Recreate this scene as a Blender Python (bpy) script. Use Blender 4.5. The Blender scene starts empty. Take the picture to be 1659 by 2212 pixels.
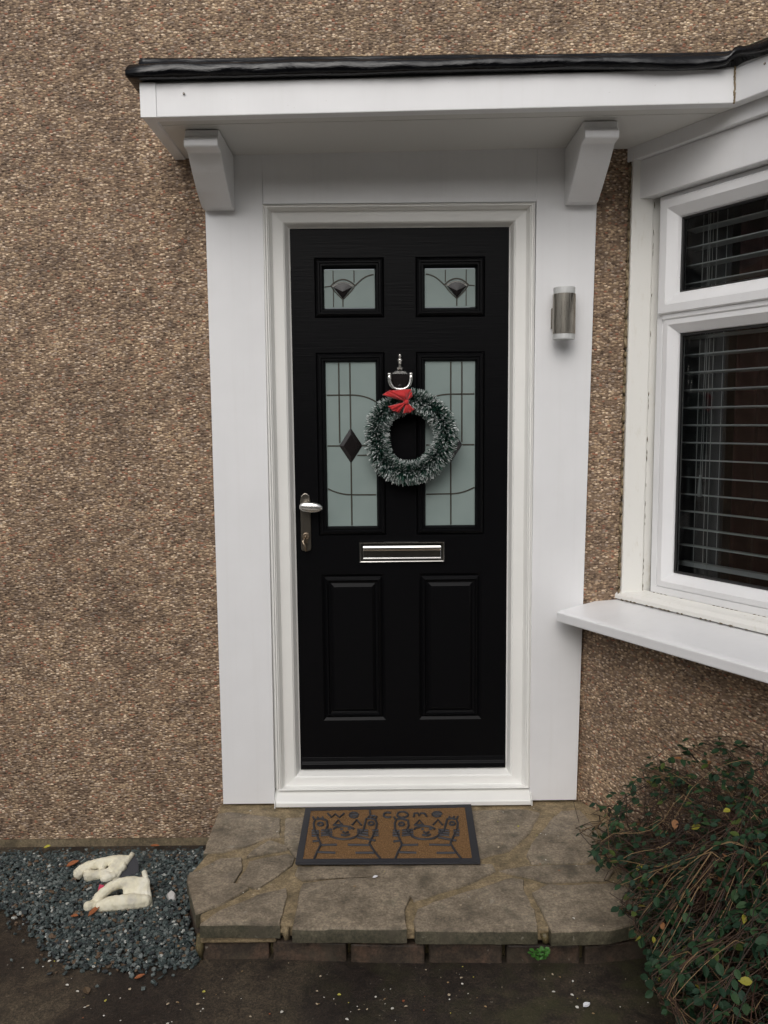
import bpy, math, random
from mathutils import Vector, Matrix, noise as mnoise
C = bpy.context.scene.collection
scene = bpy.context.scene
PI = math.pi
random.seed(7)

# ---------------------------------------------------------------- camera
cam_d = bpy.data.cameras.new('camera'); cam = bpy.data.objects.new('camera', cam_d); C.objects.link(cam)
cam_d.sensor_fit = 'HORIZONTAL'; cam_d.sensor_width = 36.0; cam_d.lens = 1798.0/1659.0*36.0
cam_d.clip_start = 0.05; cam_d.clip_end = 500
rt = Vector((0.99995171, -0.00344216, -0.00920522)); up = Vector((0.00952359, 0.10817265, 0.9940865)); fw = Vector((0.00242605, 0.99412616, -0.10820021))
M = Matrix((rt, up, -fw)).transposed().to_4x4(); M.translation = Vector((-0.07067777, -2.93964447, 1.40147807))
cam.matrix_world = M
scene.camera = cam
# ---------------------------------------------------------------- world + sun (overcast)
SUN_ELEV, SUN_ROT = math.radians(40), math.radians(193)
w = bpy.data.worlds.new('World'); scene.world = w; w.use_nodes = True
nt = w.node_tree; nt.nodes.clear()
sky = nt.nodes.new('ShaderNodeTexSky'); sky.sky_type = 'NISHITA'; sky.sun_disc = False
sky.sun_elevation = SUN_ELEV; sky.sun_rotation = SUN_ROT
sky.air_density = 1.0; sky.dust_density = 6.0; sky.ozone_density = 1.0
hs = nt.nodes.new('ShaderNodeHueSaturation'); hs.inputs['Saturation'].default_value = 0.30
bg = nt.nodes.new('ShaderNodeBackground'); bg.inputs['Strength'].default_value = 0.115
wo = nt.nodes.new('ShaderNodeOutputWorld')
nt.links.new(sky.outputs[0], hs.inputs['Color']); nt.links.new(hs.outputs[0], bg.inputs['Color']); nt.links.new(bg.outputs[0], wo.inputs[0])
sd = bpy.data.lights.new('sun', 'SUN'); sun = bpy.data.objects.new('sun', sd); C.objects.link(sun)
sd.energy = 0.72; sd.angle = math.radians(60); sd.color = (0.965, 0.975, 1.0)
# direction towards the sun: azimuth measured from +Y clockwise as in the sky texture
az = SUN_ROT
sdir = Vector((math.sin(az)*math.cos(SUN_ELEV), math.cos(az)*math.cos(SUN_ELEV), math.sin(SUN_ELEV)))
sun.rotation_euler = sdir.to_track_quat('Z', 'Y').to_euler()
scene.view_settings.view_transform = 'Standard'; scene.view_settings.look = 'None'
scene.view_settings.exposure = -0.09; scene.view_settings.gamma = 1.0
scene.render.engine = 'CYCLES'
scene.render.resolution_x = 768; scene.render.resolution_y = 1024

# ---------------------------------------------------------------- helpers
class MB:
    def __init__(s): s.v = []; s.f = []; s.m = []
    def add(s, vs, fs, mi=0):
        o = len(s.v); s.v += [tuple(v) for v in vs]; s.f += [tuple(i+o for i in f) for f in fs]; s.m += [mi]*len(fs)
    def box(s, x0, x1, y0, y1, z0, z1, mi=0):
        s.add([(x, y, z) for z in (z0, z1) for y in (y0, y1) for x in (x0, x1)],
              [(0,2,3,1),(4,5,7,6),(0,1,5,4),(2,6,7,3),(0,4,6,2),(1,3,7,5)], mi)
    def prism(s, pts, ext, mi=0):
        # pts: list of 3d points (planar loop), ext: extrusion vector
        n = len(pts); e = Vector(ext)
        vs = [Vector(p) for p in pts] + [Vector(p)+e for p in pts]
        s.add(vs, [tuple(range(n))[::-1], tuple(range(n, 2*n))] + [(i, (i+1) % n, (i+1) % n+n, i+n) for i in range(n)], mi)
    def tube(s, pts, r, n=8, mi=0, caps=True, up=(0,0,1)):
        pts = [Vector(p) for p in pts]; k = len(pts)
        rs = r if isinstance(r, (list, tuple)) else [r]*k
        vs = []
        for i, p in enumerate(pts):
            t = (pts[min(i+1, k-1)]-pts[max(i-1, 0)])
            t = t.normalized() if t.length > 1e-9 else Vector((0,0,1))
            a = t.cross(Vector(up))
            if a.length < 1e-3: a = t.cross(Vector((1,0,0)))
            a.normalize(); b = t.cross(a)
            for j in range(n):
                an = 2*PI*j/n; vs.append(p+(a*math.cos(an)+b*math.sin(an))*rs[i])
        fs = [(i*n+j, i*n+(j+1) % n, (i+1)*n+(j+1) % n, (i+1)*n+j) for i in range(k-1) for j in range(n)]
        if caps: fs += [tuple(range(n))[::-1], tuple(range((k-1)*n, k*n))]
        s.add(vs, fs, mi)
    def lathe(s, prof, c, axis='z', n=24, mi=0):
        # prof: list of (radius, height)
        vs = []; k = len(prof)
        for r, h in prof:
            for j in range(n):
                a = 2*PI*j/n; u, v = r*math.cos(a), r*math.sin(a)
                p = (u, v, h) if axis == 'z' else (u, h, v) if axis == 'y' else (h, u, v)
                vs.append((c[0]+p[0], c[1]+p[1], c[2]+p[2]))
        fs = [(i*n+j, i*n+(j+1) % n, (i+1)*n+(j+1) % n, (i+1)*n+j) for i in range(k-1) for j in range(n)]
        fs += [tuple(range(n))[::-1], tuple(range((k-1)*n, k*n))]
        s.add(vs, fs, mi)
    def rings(s, x0, x1, z0, z1, prof, fr, cap=None, mi=0):
        # mitred picture frame: prof = [(inset, depth)], fr maps (s, depth, z) to the world
        vs = []
        for ins, d in prof:
            i4 = ins if isinstance(ins, (tuple, list)) else (ins,)*4   # left right bottom top
            for a, b in ((x0+i4[0], z0+i4[2]), (x1-i4[1], z0+i4[2]), (x1-i4[1], z1-i4[3]), (x0+i4[0], z1-i4[3])):
                vs.append(fr(a, d, b))
        fs = [(i*4+j, i*4+(j+1) % 4, (i+1)*4+(j+1) % 4, (i+1)*4+j) for i in range(len(prof)-1) for j in range(4)]
        if cap: k = (len(prof)-1)*4; fs.append((k, k+1, k+2, k+3))
        s.add(vs, fs, mi)
    def build(s, name, mats, parent=None, smooth=False, bevel=0, bseg=2, fix=True):
        me = bpy.data.meshes.new(name); me.from_pydata(s.v, [], s.f)
        if not isinstance(mats, (list, tuple)): mats = [mats]
        for m in mats: me.materials.append(m)
        if len(mats) > 1: me.polygons.foreach_set('material_index', s.m)
        if smooth: me.polygons.foreach_set('use_smooth', [True]*len(me.polygons))
        me.update()
        if fix:
            import bmesh
            b = bmesh.new(); b.from_mesh(me); bmesh.ops.recalc_face_normals(b, faces=b.faces); b.to_mesh(me); b.free()
        o = bpy.data.objects.new(name, me); C.objects.link(o)
        if parent is not None: o.parent = parent
        if bevel:
            md = o.modifiers.new('bevel', 'BEVEL'); md.width = bevel; md.segments = bseg; md.limit_method = 'ANGLE'; md.angle_limit = math.radians(35)
        return o
def tag(o, label=None, cat=None, group=None, kind=None):
    if label: o['label'] = label
    if cat: o['category'] = cat
    if group: o['group'] = group
    if kind: o['kind'] = kind
    return o
def thing(name, label, cat, group=None):
    o = bpy.data.objects.new(name, None); C.objects.link(o); o.empty_display_size = 0.1
    return tag(o, label, cat, group)
def sweep(mb, path, prof, zf=None, mi=0, caps=True, closed=True):
    # path: plan polyline walked so that the outward side is on its right; prof: [(outward offset, z)] closed loop
    n = len(path); offs = []
    for i in range(n):
        p = Vector(path[i])
        t0 = (Vector(path[i])-Vector(path[i-1])).normalized() if i > 0 else None
        t1 = (Vector(path[i+1])-Vector(path[i])).normalized() if i < n-1 else None
        n0 = Vector((t0.y, -t0.x)) if t0 else None; n1 = Vector((t1.y, -t1.x)) if t1 else None
        if n0 and n1:
            m = (n0+n1); m = m/(m.dot(n0))
        else: m = n0 or n1
        offs.append((p, m))
    k = len(prof); vs = []
    for p, m in offs:
        for j, (o, z) in enumerate(prof):
            q = p+m*o; zz = z+(zf(q.x) if zf else 0); vs.append((q.x, q.y, zz))
    fs = [(i*k+j, i*k+(j+1) % k, (i+1)*k+(j+1) % k, (i+1)*k+j) for i in range(n-1) for j in range(k if closed else k-1)]
    if caps and closed: fs += [tuple(range(k))[::-1], tuple(range((n-1)*k, n*k))]
    mb.add(vs, fs, mi)

# ---------------------------------------------------------------- materials
def mat(name, base=(.8,.8,.8), rough=.5, metal=0, spec=.5, coat=0):
    m = bpy.data.materials.new(name); m.use_nodes = True
    b = m.node_tree.nodes['Principled BSDF']
    b.inputs['Base Color'].default_value = (*base, 1); b.inputs['Roughness'].default_value = rough
    b.inputs['Metallic'].default_value = metal; b.inputs['Specular IOR Level'].default_value = spec
    b.inputs['Coat Weight'].default_value = coat
    return m
class NT:
    def __init__(s, m): s.t = m.node_tree; s.b = s.t.nodes['Principled BSDF']
    def n(s, ty, **kw):
        nd = s.t.nodes.new(ty)
        for k, v in kw.items():
            if k.startswith('i_'):
                nd.inputs[k[2:].replace('_', ' ')].default_value = v
            else: setattr(nd, k, v)
        return nd
    def l(s, a, b): s.t.links.new(a, b)
    def coords(s, scale=(1,1,1)):
        tc = s.n('ShaderNodeTexCoord'); mp = s.n('ShaderNodeMapping'); mp.inputs['Scale'].default_value = scale
        s.l(tc.outputs['Object'], mp.inputs['Vector']); return mp.outputs[0]
    def noise(s, vec, scale, detail=4, rough=.55, dist=0):
        nd = s.n('ShaderNodeTexNoise'); nd.inputs['Scale'].default_value = scale; nd.inputs['Detail'].default_value = detail
        nd.inputs['Roughness'].default_value = rough; nd.inputs['Distortion'].default_value = dist
        s.l(vec, nd.inputs['Vector']); return nd.outputs['Fac']
    def ramp(s, fac, stops, interp='LINEAR'):
        r = s.n('ShaderNodeValToRGB'); cr = r.color_ramp; cr.interpolation = interp
        while len(cr.elements) < len(stops): cr.elements.new(.5)
        for e, (p, c) in zip(cr.elements, stops):
            e.position = p; e.color = (*c, 1) if not isinstance(c, (int, float)) else (c, c, c, 1)
        s.l(fac, r.inputs[0]); return r.outputs[0]
    def mix(s, fac, a, b, ty='MIX'):
        x = s.n('ShaderNodeMix'); x.data_type = 'RGBA'; x.blend_type = ty
        for sock, v in ((x.inputs['Factor'], fac), (x.inputs['A'], a), (x.inputs['B'], b)):
            if isinstance(v, (int, float)): sock.default_value = v
            elif isinstance(v, tuple): sock.default_value = (*v, 1)
            else: s.l(v, sock)
        return x.outputs['Result']
    def bump(s, h, strength=.3, dist=.002, normal=None):
        b = s.n('ShaderNodeBump'); b.inputs['Strength'].default_value = strength; b.inputs['Distance'].default_value = dist
        s.l(h, b.inputs['Height'])
        if normal: s.l(normal, b.inputs['Normal'])
        return b.outputs[0]
    def col(s, c): s.l(c, s.b.inputs['Base Color'])
    def nor(s, c): s.l(c, s.b.inputs['Normal'])
    def rgh(s, c): s.l(c, s.b.inputs['Roughness'])

# pebble dash render
m_dash = mat('pebbledash', rough=.75); k = NT(m_dash)
def dash_layer(k, scale):
    v = k.coords(scale)
    vo = k.n('ShaderNodeTexVoronoi', feature='F1'); vo.inputs['Scale'].default_value = 1.0; k.l(v, vo.inputs['Vector'])
    sp = k.n('ShaderNodeSeparateColor'); k.l(vo.outputs['Color'], sp.inputs[0])
    return vo.outputs['Distance'], sp.outputs[0], sp.outputs[1]
d1, r1, g1 = dash_layer(k, (92, 92, 165))
stones = k.ramp(r1, [(0,(.09,.062,.04)), (.14,(.16,.115,.075)), (.28,(.27,.20,.13)), (.42,(.35,.27,.175)), (.56,(.20,.15,.10)), (.68,(.42,.335,.235)), (.78,(.28,.13,.08)), (.83,(.30,.25,.20)), (.93,(.58,.49,.37)), (1,(.11,.085,.07))], 'CONSTANT')
gap = k.ramp(d1, [(0, 0.0), (.44, 0.0), (.70, 1.0)])
big = k.noise(k.coords(), 2.2, 3); bigc = k.ramp(big, [(.3, (1.04,.97,.94)), (.7, (1.38,1.31,1.27))])
mid = k.noise(k.coords(), 14, 3); midc = k.ramp(mid, [(.3, (.74,.72,.72)), (.7, (1.24,1.21,1.17))])
c = k.mix(gap, stones, (.165,.120,.083))
c = k.mix(1.0, c, bigc, 'MULTIPLY'); c = k.mix(1.0, c, midc, 'MULTIPLY')
k.col(c)
inv = k.n('ShaderNodeMath', operation='SUBTRACT'); inv.inputs[0].default_value = 1.0; k.l(d1, inv.inputs[1])
k.nor(k.bump(inv.outputs[0], 1.0, .0042))

m_white = mat('white_upvc', (.80,.80,.81), .32); k = NT(m_white)
n1 = k.noise(k.coords(), 3, 4); c = k.ramp(n1, [(.3,(.75,.75,.757)), (.7,(.82,.82,.828))])
st = k.noise(k.coords((14,14,.5)), 3, 5, .65); c = k.mix(k.ramp(st, [(.52, 0.0), (.80, .14)]), c, (.60,.585,.55)); k.col(c)
sp = k.noise(k.coords(), 120, 2); c = k.mix(k.ramp(sp, [(.76, 0.0), (.80, .5)]), c, (.35,.31,.25)); k.col(c)
n2 = k.noise(k.coords(), 25, 5); k.rgh(k.ramp(n2, [(.3,.28),(.7,.42)]))
m_frame = mat('creamy_upvc_frame', (.80,.795,.74), .30); k = NT(m_frame)
n1 = k.noise(k.coords(), 4, 4); k.col(k.ramp(n1, [(.3,(.80,.795,.765)), (.7,(.85,.845,.815))]))
m_wood = mat('weathered_white_paint', (.78,.77,.73), .42); k = NT(m_wood)
n1 = k.noise(k.coords((1,1,.25)), 45, 6, .7); n2 = k.noise(k.coords(), 6, 3)
a = k.ramp(n1, [(.56, 0.0), (.72, .6)]); b2 = k.ramp(n2, [(.42, 0.0), (.60, 1.0)])
mm = k.n('ShaderNodeMath', operation='MULTIPLY'); k.l(a, mm.inputs[0]); k.l(b2, mm.inputs[1])
k.col(k.mix(mm.outputs[0], (.78,.77,.73), (.50,.44,.32))); k.nor(k.bump(k.noise(k.coords((1,1,.15)), 60, 3), .15, .001))
m_grime = mat('sealant_grime', (.17,.135,.085), .8)
m_soffit = mat('soffit_board', (.66,.65,.62), .4)
m_black = mat('bitumen_black', (.004,.004,.005), .15, spec=.38); k = NT(m_black)
k.nor(k.bump(k.noise(k.coords((.3,1,1)), 30, 5, .62, .5), .55, .006)); k.rgh(k.ramp(k.noise(k.coords((.4,1,1)), 40, 4), [(.35,.08),(.65,.28)]))
m_moss = mat('roof_moss', (.12,.15,.09), .9); k = NT(m_moss)
k.col(k.ramp(k.noise(k.coords(), 60, 4), [(.3,(.05,.06,.04)), (.55,(.14,.17,.11)), (.75,(.25,.27,.20))]))
m_door = mat('black_door_skin', (.003,.003,.0036), .34, spec=.11); k = NT(m_door)
gr = k.noise(k.coords((1.6, 1, 46)), 3.2, 6, .62, 1.1)
k.nor(k.bump(gr, .5, .0010))
m_dark = mat('dark_gasket', (.012,.012,.012), .5)
m_frost = mat('frosted_glass', (.17,.245,.225), .30); k = NT(m_frost)
n1 = k.noise(k.coords(), 5, 3); k.col(k.ramp(n1, [(.3,(.215,.268,.255)), (.7,(.255,.308,.294))]))
k.nor(k.bump(k.noise(k.coords(), 240, 2), .05, .001))
m_lead = mat('lead_came', (.050,.045,.034), .45, metal=.3)
m_diamond = mat('dark_bevelled_glass', (.012,.010,.010), .2)
m_bevel = mat('clear_bevelled_glass', (.55,.55,.52), .12, metal=.6)
m_chrome = mat('chrome', (.78,.77,.74), .10, metal=1)
m_satin = mat('satin_chrome', (.82,.81,.78), .27, metal=1)
m_steel = mat('brushed_steel', (.42,.39,.34), .30, metal=1); k = NT(m_steel)
k.rgh(k.ramp(k.noise(k.coords((1,1,.03)), 500, 3), [(.3,.22),(.7,.42)])); k.b.inputs['Anisotropic'].default_value = .5
m_pewter = mat('aged_pewter', (.26,.235,.20), .30, metal=1)
m_brass = mat('key_metal', (.34,.27,.20), .35, metal=1)
m_opal = mat('opal_diffuser', (.66,.67,.66), .45); m_opal.node_tree.nodes['Principled BSDF'].inputs['Transmission Weight'].default_value = .3
m_glass = bpy.data.materials.new('window_glass'); m_glass.use_nodes = True
t = m_glass.node_tree; t.nodes.clear()
o_ = t.nodes.new('ShaderNodeOutputMaterial'); mx = t.nodes.new('ShaderNodeMixShader'); tr = t.nodes.new('ShaderNodeBsdfTransparent'); gl = t.nodes.new('ShaderNodeBsdfGlossy')
fr = t.nodes.new('ShaderNodeFresnel'); fr.inputs[0].default_value = 1.5; tr.inputs[0].default_value = (.78,.82,.82,1); gl.inputs['Roughness'].default_value = .02
t.links.new(fr.outputs[0], mx.inputs[0]); t.links.new(tr.outputs[0], mx.inputs[1]); t.links.new(gl.outputs[0], mx.inputs[2]); t.links.new(mx.outputs[0], o_.inputs[0])
m_slat = mat('blind_slat', (.80,.81,.80), .40)
m_cord = mat('blind_cord', (.70,.70,.68), .8)
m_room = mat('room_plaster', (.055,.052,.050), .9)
m_curtain = mat('dark_red_curtain', (.055,.012,.012), .85)
m_voile = mat('grey_voile_curtain', (.09,.09,.095), .9)
# stone
def stone(name, cols, sc=9, bumpd=.006, rough=.8, spots=True):
    m = mat(name, rough=rough); k = NT(m)
    a = k.noise(k.coords(), sc, 6, .65, .3); c = k.ramp(a, cols)
    f = k.noise(k.coords(), 130, 4, .75); c = k.mix(1.0, c, k.ramp(f, [(.32,(.58,.57,.56)), (.5,(.98,.98,.98)), (.68,(1.42,1.40,1.36))]), 'MULTIPLY'); f2 = k.noise(k.coords(), 38, 5, .7); c = k.mix(1.0, c, k.ramp(f2, [(.33,(.72,.71,.69)), (.67,(1.28,1.27,1.24))]), 'MULTIPLY')
    if spots:
        s1 = k.noise(k.coords(), 28, 2, .5, .6); c = k.mix(k.ramp(s1, [(.70, 0.0), (.76, .55)]), c, (.36,.33,.27))
        s2 = k.noise(k.coords((1,1,1)), 7.5, 3, .6); c = k.mix(k.ramp(s2, [(.56, 0.0), (.70, .7)]), c, (.065,.055,.038))
    k.col(c)
    n1 = k.bump(k.noise(k.coords(), 13, 7, .62), .6, bumpd); k.nor(k.bump(f, .6, .002, n1))
    k.rgh(k.ramp(k.noise(k.coords(), 6, 3), [(.35,.5),(.65,.85)]))
    return m
m_flag = stone('riven_flagstone', [(.28,(.11,.090,.066)), (.45,(.195,.160,.118)), (.58,(.27,.222,.165)), (.72,(.17,.150,.110))])
m_edge = stone('dark_stone_edge', [(.3,(.045,.042,.026)), (.5,(.075,.068,.045)), (.7,(.10,.088,.06))], 16, .005)  # darker stone for the vertical faces of the slabs
m_mortar = stone('sandy_mortar', [(.3,(.11,.085,.05)), (.5,(.225,.172,.10)), (.7,(.29,.225,.14))], 16, .004, spots=False)
m_brick = stone('dark_brick', [(.3,(.028,.021,.016)), (.5,(.055,.040,.029)), (.68,(.105,.065,.045))], 14, .005)
m_mossmortar = stone('mossy_mortar', [(.3,(.05,.042,.018)), (.5,(.10,.078,.035)), (.7,(.14,.11,.05))], 16, .004)
m_bounce = stone('bounce_concrete', [(.3,(.36,.35,.32)), (.7,(.46,.44,.41))], 6, .003)
m_plinth = stone('plinth_concrete', [(.3,(.12,.095,.06)), (.5,(.17,.135,.085)), (.7,(.20,.16,.105))], 10, .003)
m_drive = mat('driveway_tarmac', rough=.8); k = NT(m_drive)
tc = k.coords()
a = k.noise(tc, 2.6, 7, .68, .4); c = k.ramp(a, [(.34,(.018,.0125,.010)), (.47,(.030,.022,.0165)), (.58,(.056,.042,.028)), (.72,(.095,.075,.05))])
f = k.noise(tc, 150, 4, .8); c = k.mix(1.0, c, k.ramp(f, [(.34,(.35,.34,.33)), (.5,(.9,.9,.9)), (.66,(1.9,1.85,1.75))]), 'MULTIPLY'); f3 = k.noise(tc, 34, 5, .7); c = k.mix(1.0, c, k.ramp(f3, [(.35,(.6,.6,.6)), (.65,(1.35,1.33,1.28))]), 'MULTIPLY')
sx = k.n('ShaderNodeSeparateXYZ'); k.l(tc, sx.inputs[0])
mr = k.n('ShaderNodeMapRange'); mr.inputs['From Min'].default_value = -.5; mr.inputs['From Max'].default_value = .9; k.l(sx.outputs[0], mr.inputs['Value'])
ms = k.noise(tc, 9, 5, .7); mm = k.n('ShaderNodeMath', operation='MULTIPLY'); k.l(mr.outputs[0], mm.inputs[0]); k.l(k.ramp(ms, [(.45, 0.0), (.65, 1.0)]), mm.inputs[1])
c = k.mix(mm.outputs[0], c, (.050,.050,.018))
sp2 = k.noise(tc, 70, 2); c = k.mix(k.ramp(sp2, [(.72, 0.0), (.76, .6)]), c, (.20,.17,.13))
k.col(c); k.nor(k.bump(f, .8, .004)); k.rgh(k.ramp(a, [(.3,.45),(.7,.8)]))
m_gravel = mat('slate_chip', rough=.55); k = NT(m_gravel)
gi = k.n('ShaderNodeNewGeometry')
k.col(k.ramp(gi.outputs['Random Per Island'], [(0,(.036,.050,.050)), (.3,(.062,.084,.082)), (.5,(.100,.122,.118)), (.66,(.030,.037,.040)), (.82,(.15,.17,.165)), (.90,(.12,.08,.05)), (.975,(.40,.41,.38))], 'CONSTANT'))
m_litter = mat('pale_flecks', rough=.7); k = NT(m_litter); gi = k.n('ShaderNodeNewGeometry')
k.col(k.ramp(gi.outputs['Random Per Island'], [(0,(.62,.60,.54)), (.45,(.45,.37,.26)), (.7,(.30,.20,.10)), (.85,(.40,.36,.07)), (.93,(.28,.09,.04))], 'CONSTANT'))
def leafmat(name, stops, rough=.45):
    m = mat(name, rough=rough); k = NT(m); gi = k.n('ShaderNodeNewGeometry')
    k.col(k.ramp(gi.outputs['Random Per Island'], stops, 'CONSTANT')); return m
m_leaf = leafmat('shrub_leaf', [(0,(.010,.030,.013)), (.3,(.016,.044,.018)), (.55,(.026,.058,.020)), (.75,(.012,.034,.018)), (.93,(.06,.085,.018)), (.98,(.24,.22,.03)), (.992,(.22,.10,.04))], .62); m_leaf.node_tree.nodes['Principled BSDF'].inputs['Specular IOR Level'].default_value = .25
m_twig = leafmat('shrub_twig', [(0,(.040,.022,.013)), (.35,(.065,.034,.018)), (.6,(.025,.015,.010)), (.80,(.19,.12,.055)), (.93,(.06,.022,.013))], .7)
m_weed = mat('bright_weed', (.045,.15,.022), .5)
m_green = leafmat('tinsel_green', [(0,(.009,.045,.030)), (.4,(.016,.065,.043)), (.75,(.028,.090,.060))], .35)
m_tip = leafmat('tinsel_frosted_tip', [(0,(.50,.54,.53)), (.4,(.66,.69,.68)), (.75,(.32,.38,.36))], .5)
m_red = mat('red_velvet', (.48,.010,.012), .7); m_red.node_tree.nodes['Principled BSDF'].inputs['Sheen Weight'].default_value = .3
m_rubber = mat('mat_rubber', (.028,.028,.033), .6); k = NT(m_rubber); k.nor(k.bump(k.noise(k.coords(), 120, 3), .4, .002))
m_coir = mat('coir', (.27,.145,.055), .95); k = NT(m_coir)
f = k.noise(k.coords((1,.5,1)), 260, 4, .8); k.col(k.ramp(f, [(.3,(.085,.042,.015)), (.5,(.22,.115,.042)), (.7,(.36,.205,.085))])); k.nor(k.bump(f, 1.0, .005))
m_glove = mat('cream_glove', (.60,.55,.38), .8); k = NT(m_glove)
k.col(k.ramp(k.noise(k.coords(), 14, 4, .6, .3), [(.3,(.52,.49,.42)), (.5,(.76,.71,.54)), (.7,(.82,.79,.68))])); k.nor(k.bump(k.noise(k.coords(), 70, 4), .5, .004))
m_cuff_shade = mat('cuff_shade', (.055,.055,.062), .9)  # dark colour painting the shade inside the cuffs
m_pink = mat('pink_tab', (.60,.06,.12), .7)
m_hedge = leafmat('hedge_leaf', [(0,(.012,.028,.012)), (.5,(.022,.042,.016))])
m_stone2 = mat('pale_stone', (.50,.48,.46), .8); m_stone2.node_tree
m_ored = mat('orange_leaf', (.30,.10,.035), .7); m_yel = mat('yellow_leaf', (.42,.38,.05), .6); m_brownleaf = mat('brown_leaf', (.10,.065,.035), .8)
m_petal = mat('white_petal', (.72,.72,.75), .6)

# ---------------------------------------------------------------- measured outlines (metres)
SLABS = [
    [(-0.674, -0.061), (-0.644, -0.049), (-0.443, -0.104), (-0.428, -0.238), (-0.471, -0.246), (-0.525, -0.297), (-0.604, -0.336), (-0.667, -0.34), (-0.671, -0.241)],
    [(-0.462, -0.265), (-0.398, -0.3), (-0.393, -0.325), (-0.521, -0.372), (-0.507, -0.327)],
    [(-0.661, -0.45), (-0.605, -0.379), (-0.537, -0.378), (-0.522, -0.451), (-0.537, -0.533), (-0.484, -0.556), (-0.548, -0.633), (-0.618, -0.687), (-0.685, -0.501), (-0.686, -0.463)],
    [(-0.509, -0.398), (-0.391, -0.35), (-0.362, -0.375), (-0.368, -0.423), (-0.43, -0.52), (-0.461, -0.554), (-0.527, -0.522), (-0.513, -0.451)],
    [(-0.596, -0.731), (-0.55, -0.662), (-0.434, -0.576), (-0.37, -0.551), (-0.364, -0.592), (-0.369, -0.738), (-0.493, -0.732)],
    [(-0.327, -0.529), (-0.178, -0.501), (-0.033, -0.507), (0.004, -0.543), (0.001, -0.613), (-0.014, -0.678), (-0.014, -0.766), (-0.332, -0.757), (-0.33, -0.593)],
    [(-0.35, -0.435), (-0.024, -0.434), (0.275, -0.428), (0.278, -0.467), (0.188, -0.539), (0.01, -0.63), (0.004, -0.528), (-0.033, -0.5), (-0.179, -0.492), (-0.328, -0.513), (-0.354, -0.477)],
    [(-0.427, -0.106), (-0.016, -0.066), (0.453, -0.051), (0.493, -0.077), (0.426, -0.229), (0.337, -0.348), (0.265, -0.376), (0.202, -0.411), (-0.34, -0.416), (-0.376, -0.351), (-0.409, -0.282)],
    [(0.196, -0.574), (0.319, -0.511), (0.353, -0.524), (0.346, -0.592), (0.358, -0.685), (0.349, -0.775), (0.22, -0.775), (0.012, -0.77), (0.006, -0.729), (0.02, -0.669), (0.067, -0.634)],
    [(0.516, -0.137), (0.566, -0.074), (0.634, -0.068), (0.651, -0.168), (0.66, -0.304), (0.627, -0.379), (0.57, -0.425), (0.392, -0.429), (0.385, -0.374), (0.439, -0.265)],
    [(0.42, -0.551), (0.63, -0.548), (0.71, -0.599), (0.697, -0.729), (0.543, -0.781), (0.385, -0.784), (0.38, -0.717), (0.365, -0.592)],
    [(0.285, -0.467), (0.388, -0.442), (0.586, -0.442), (0.641, -0.482), (0.613, -0.526), (0.422, -0.54), (0.36, -0.506)],
    [(0.673, -0.169), (0.71, -0.235), (0.781, -0.374), (0.74, -0.437), (0.655, -0.372)],
    [(0.674, -0.452), (0.802, -0.439), (0.808, -0.594), (0.733, -0.585), (0.65, -0.534)],
]
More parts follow.
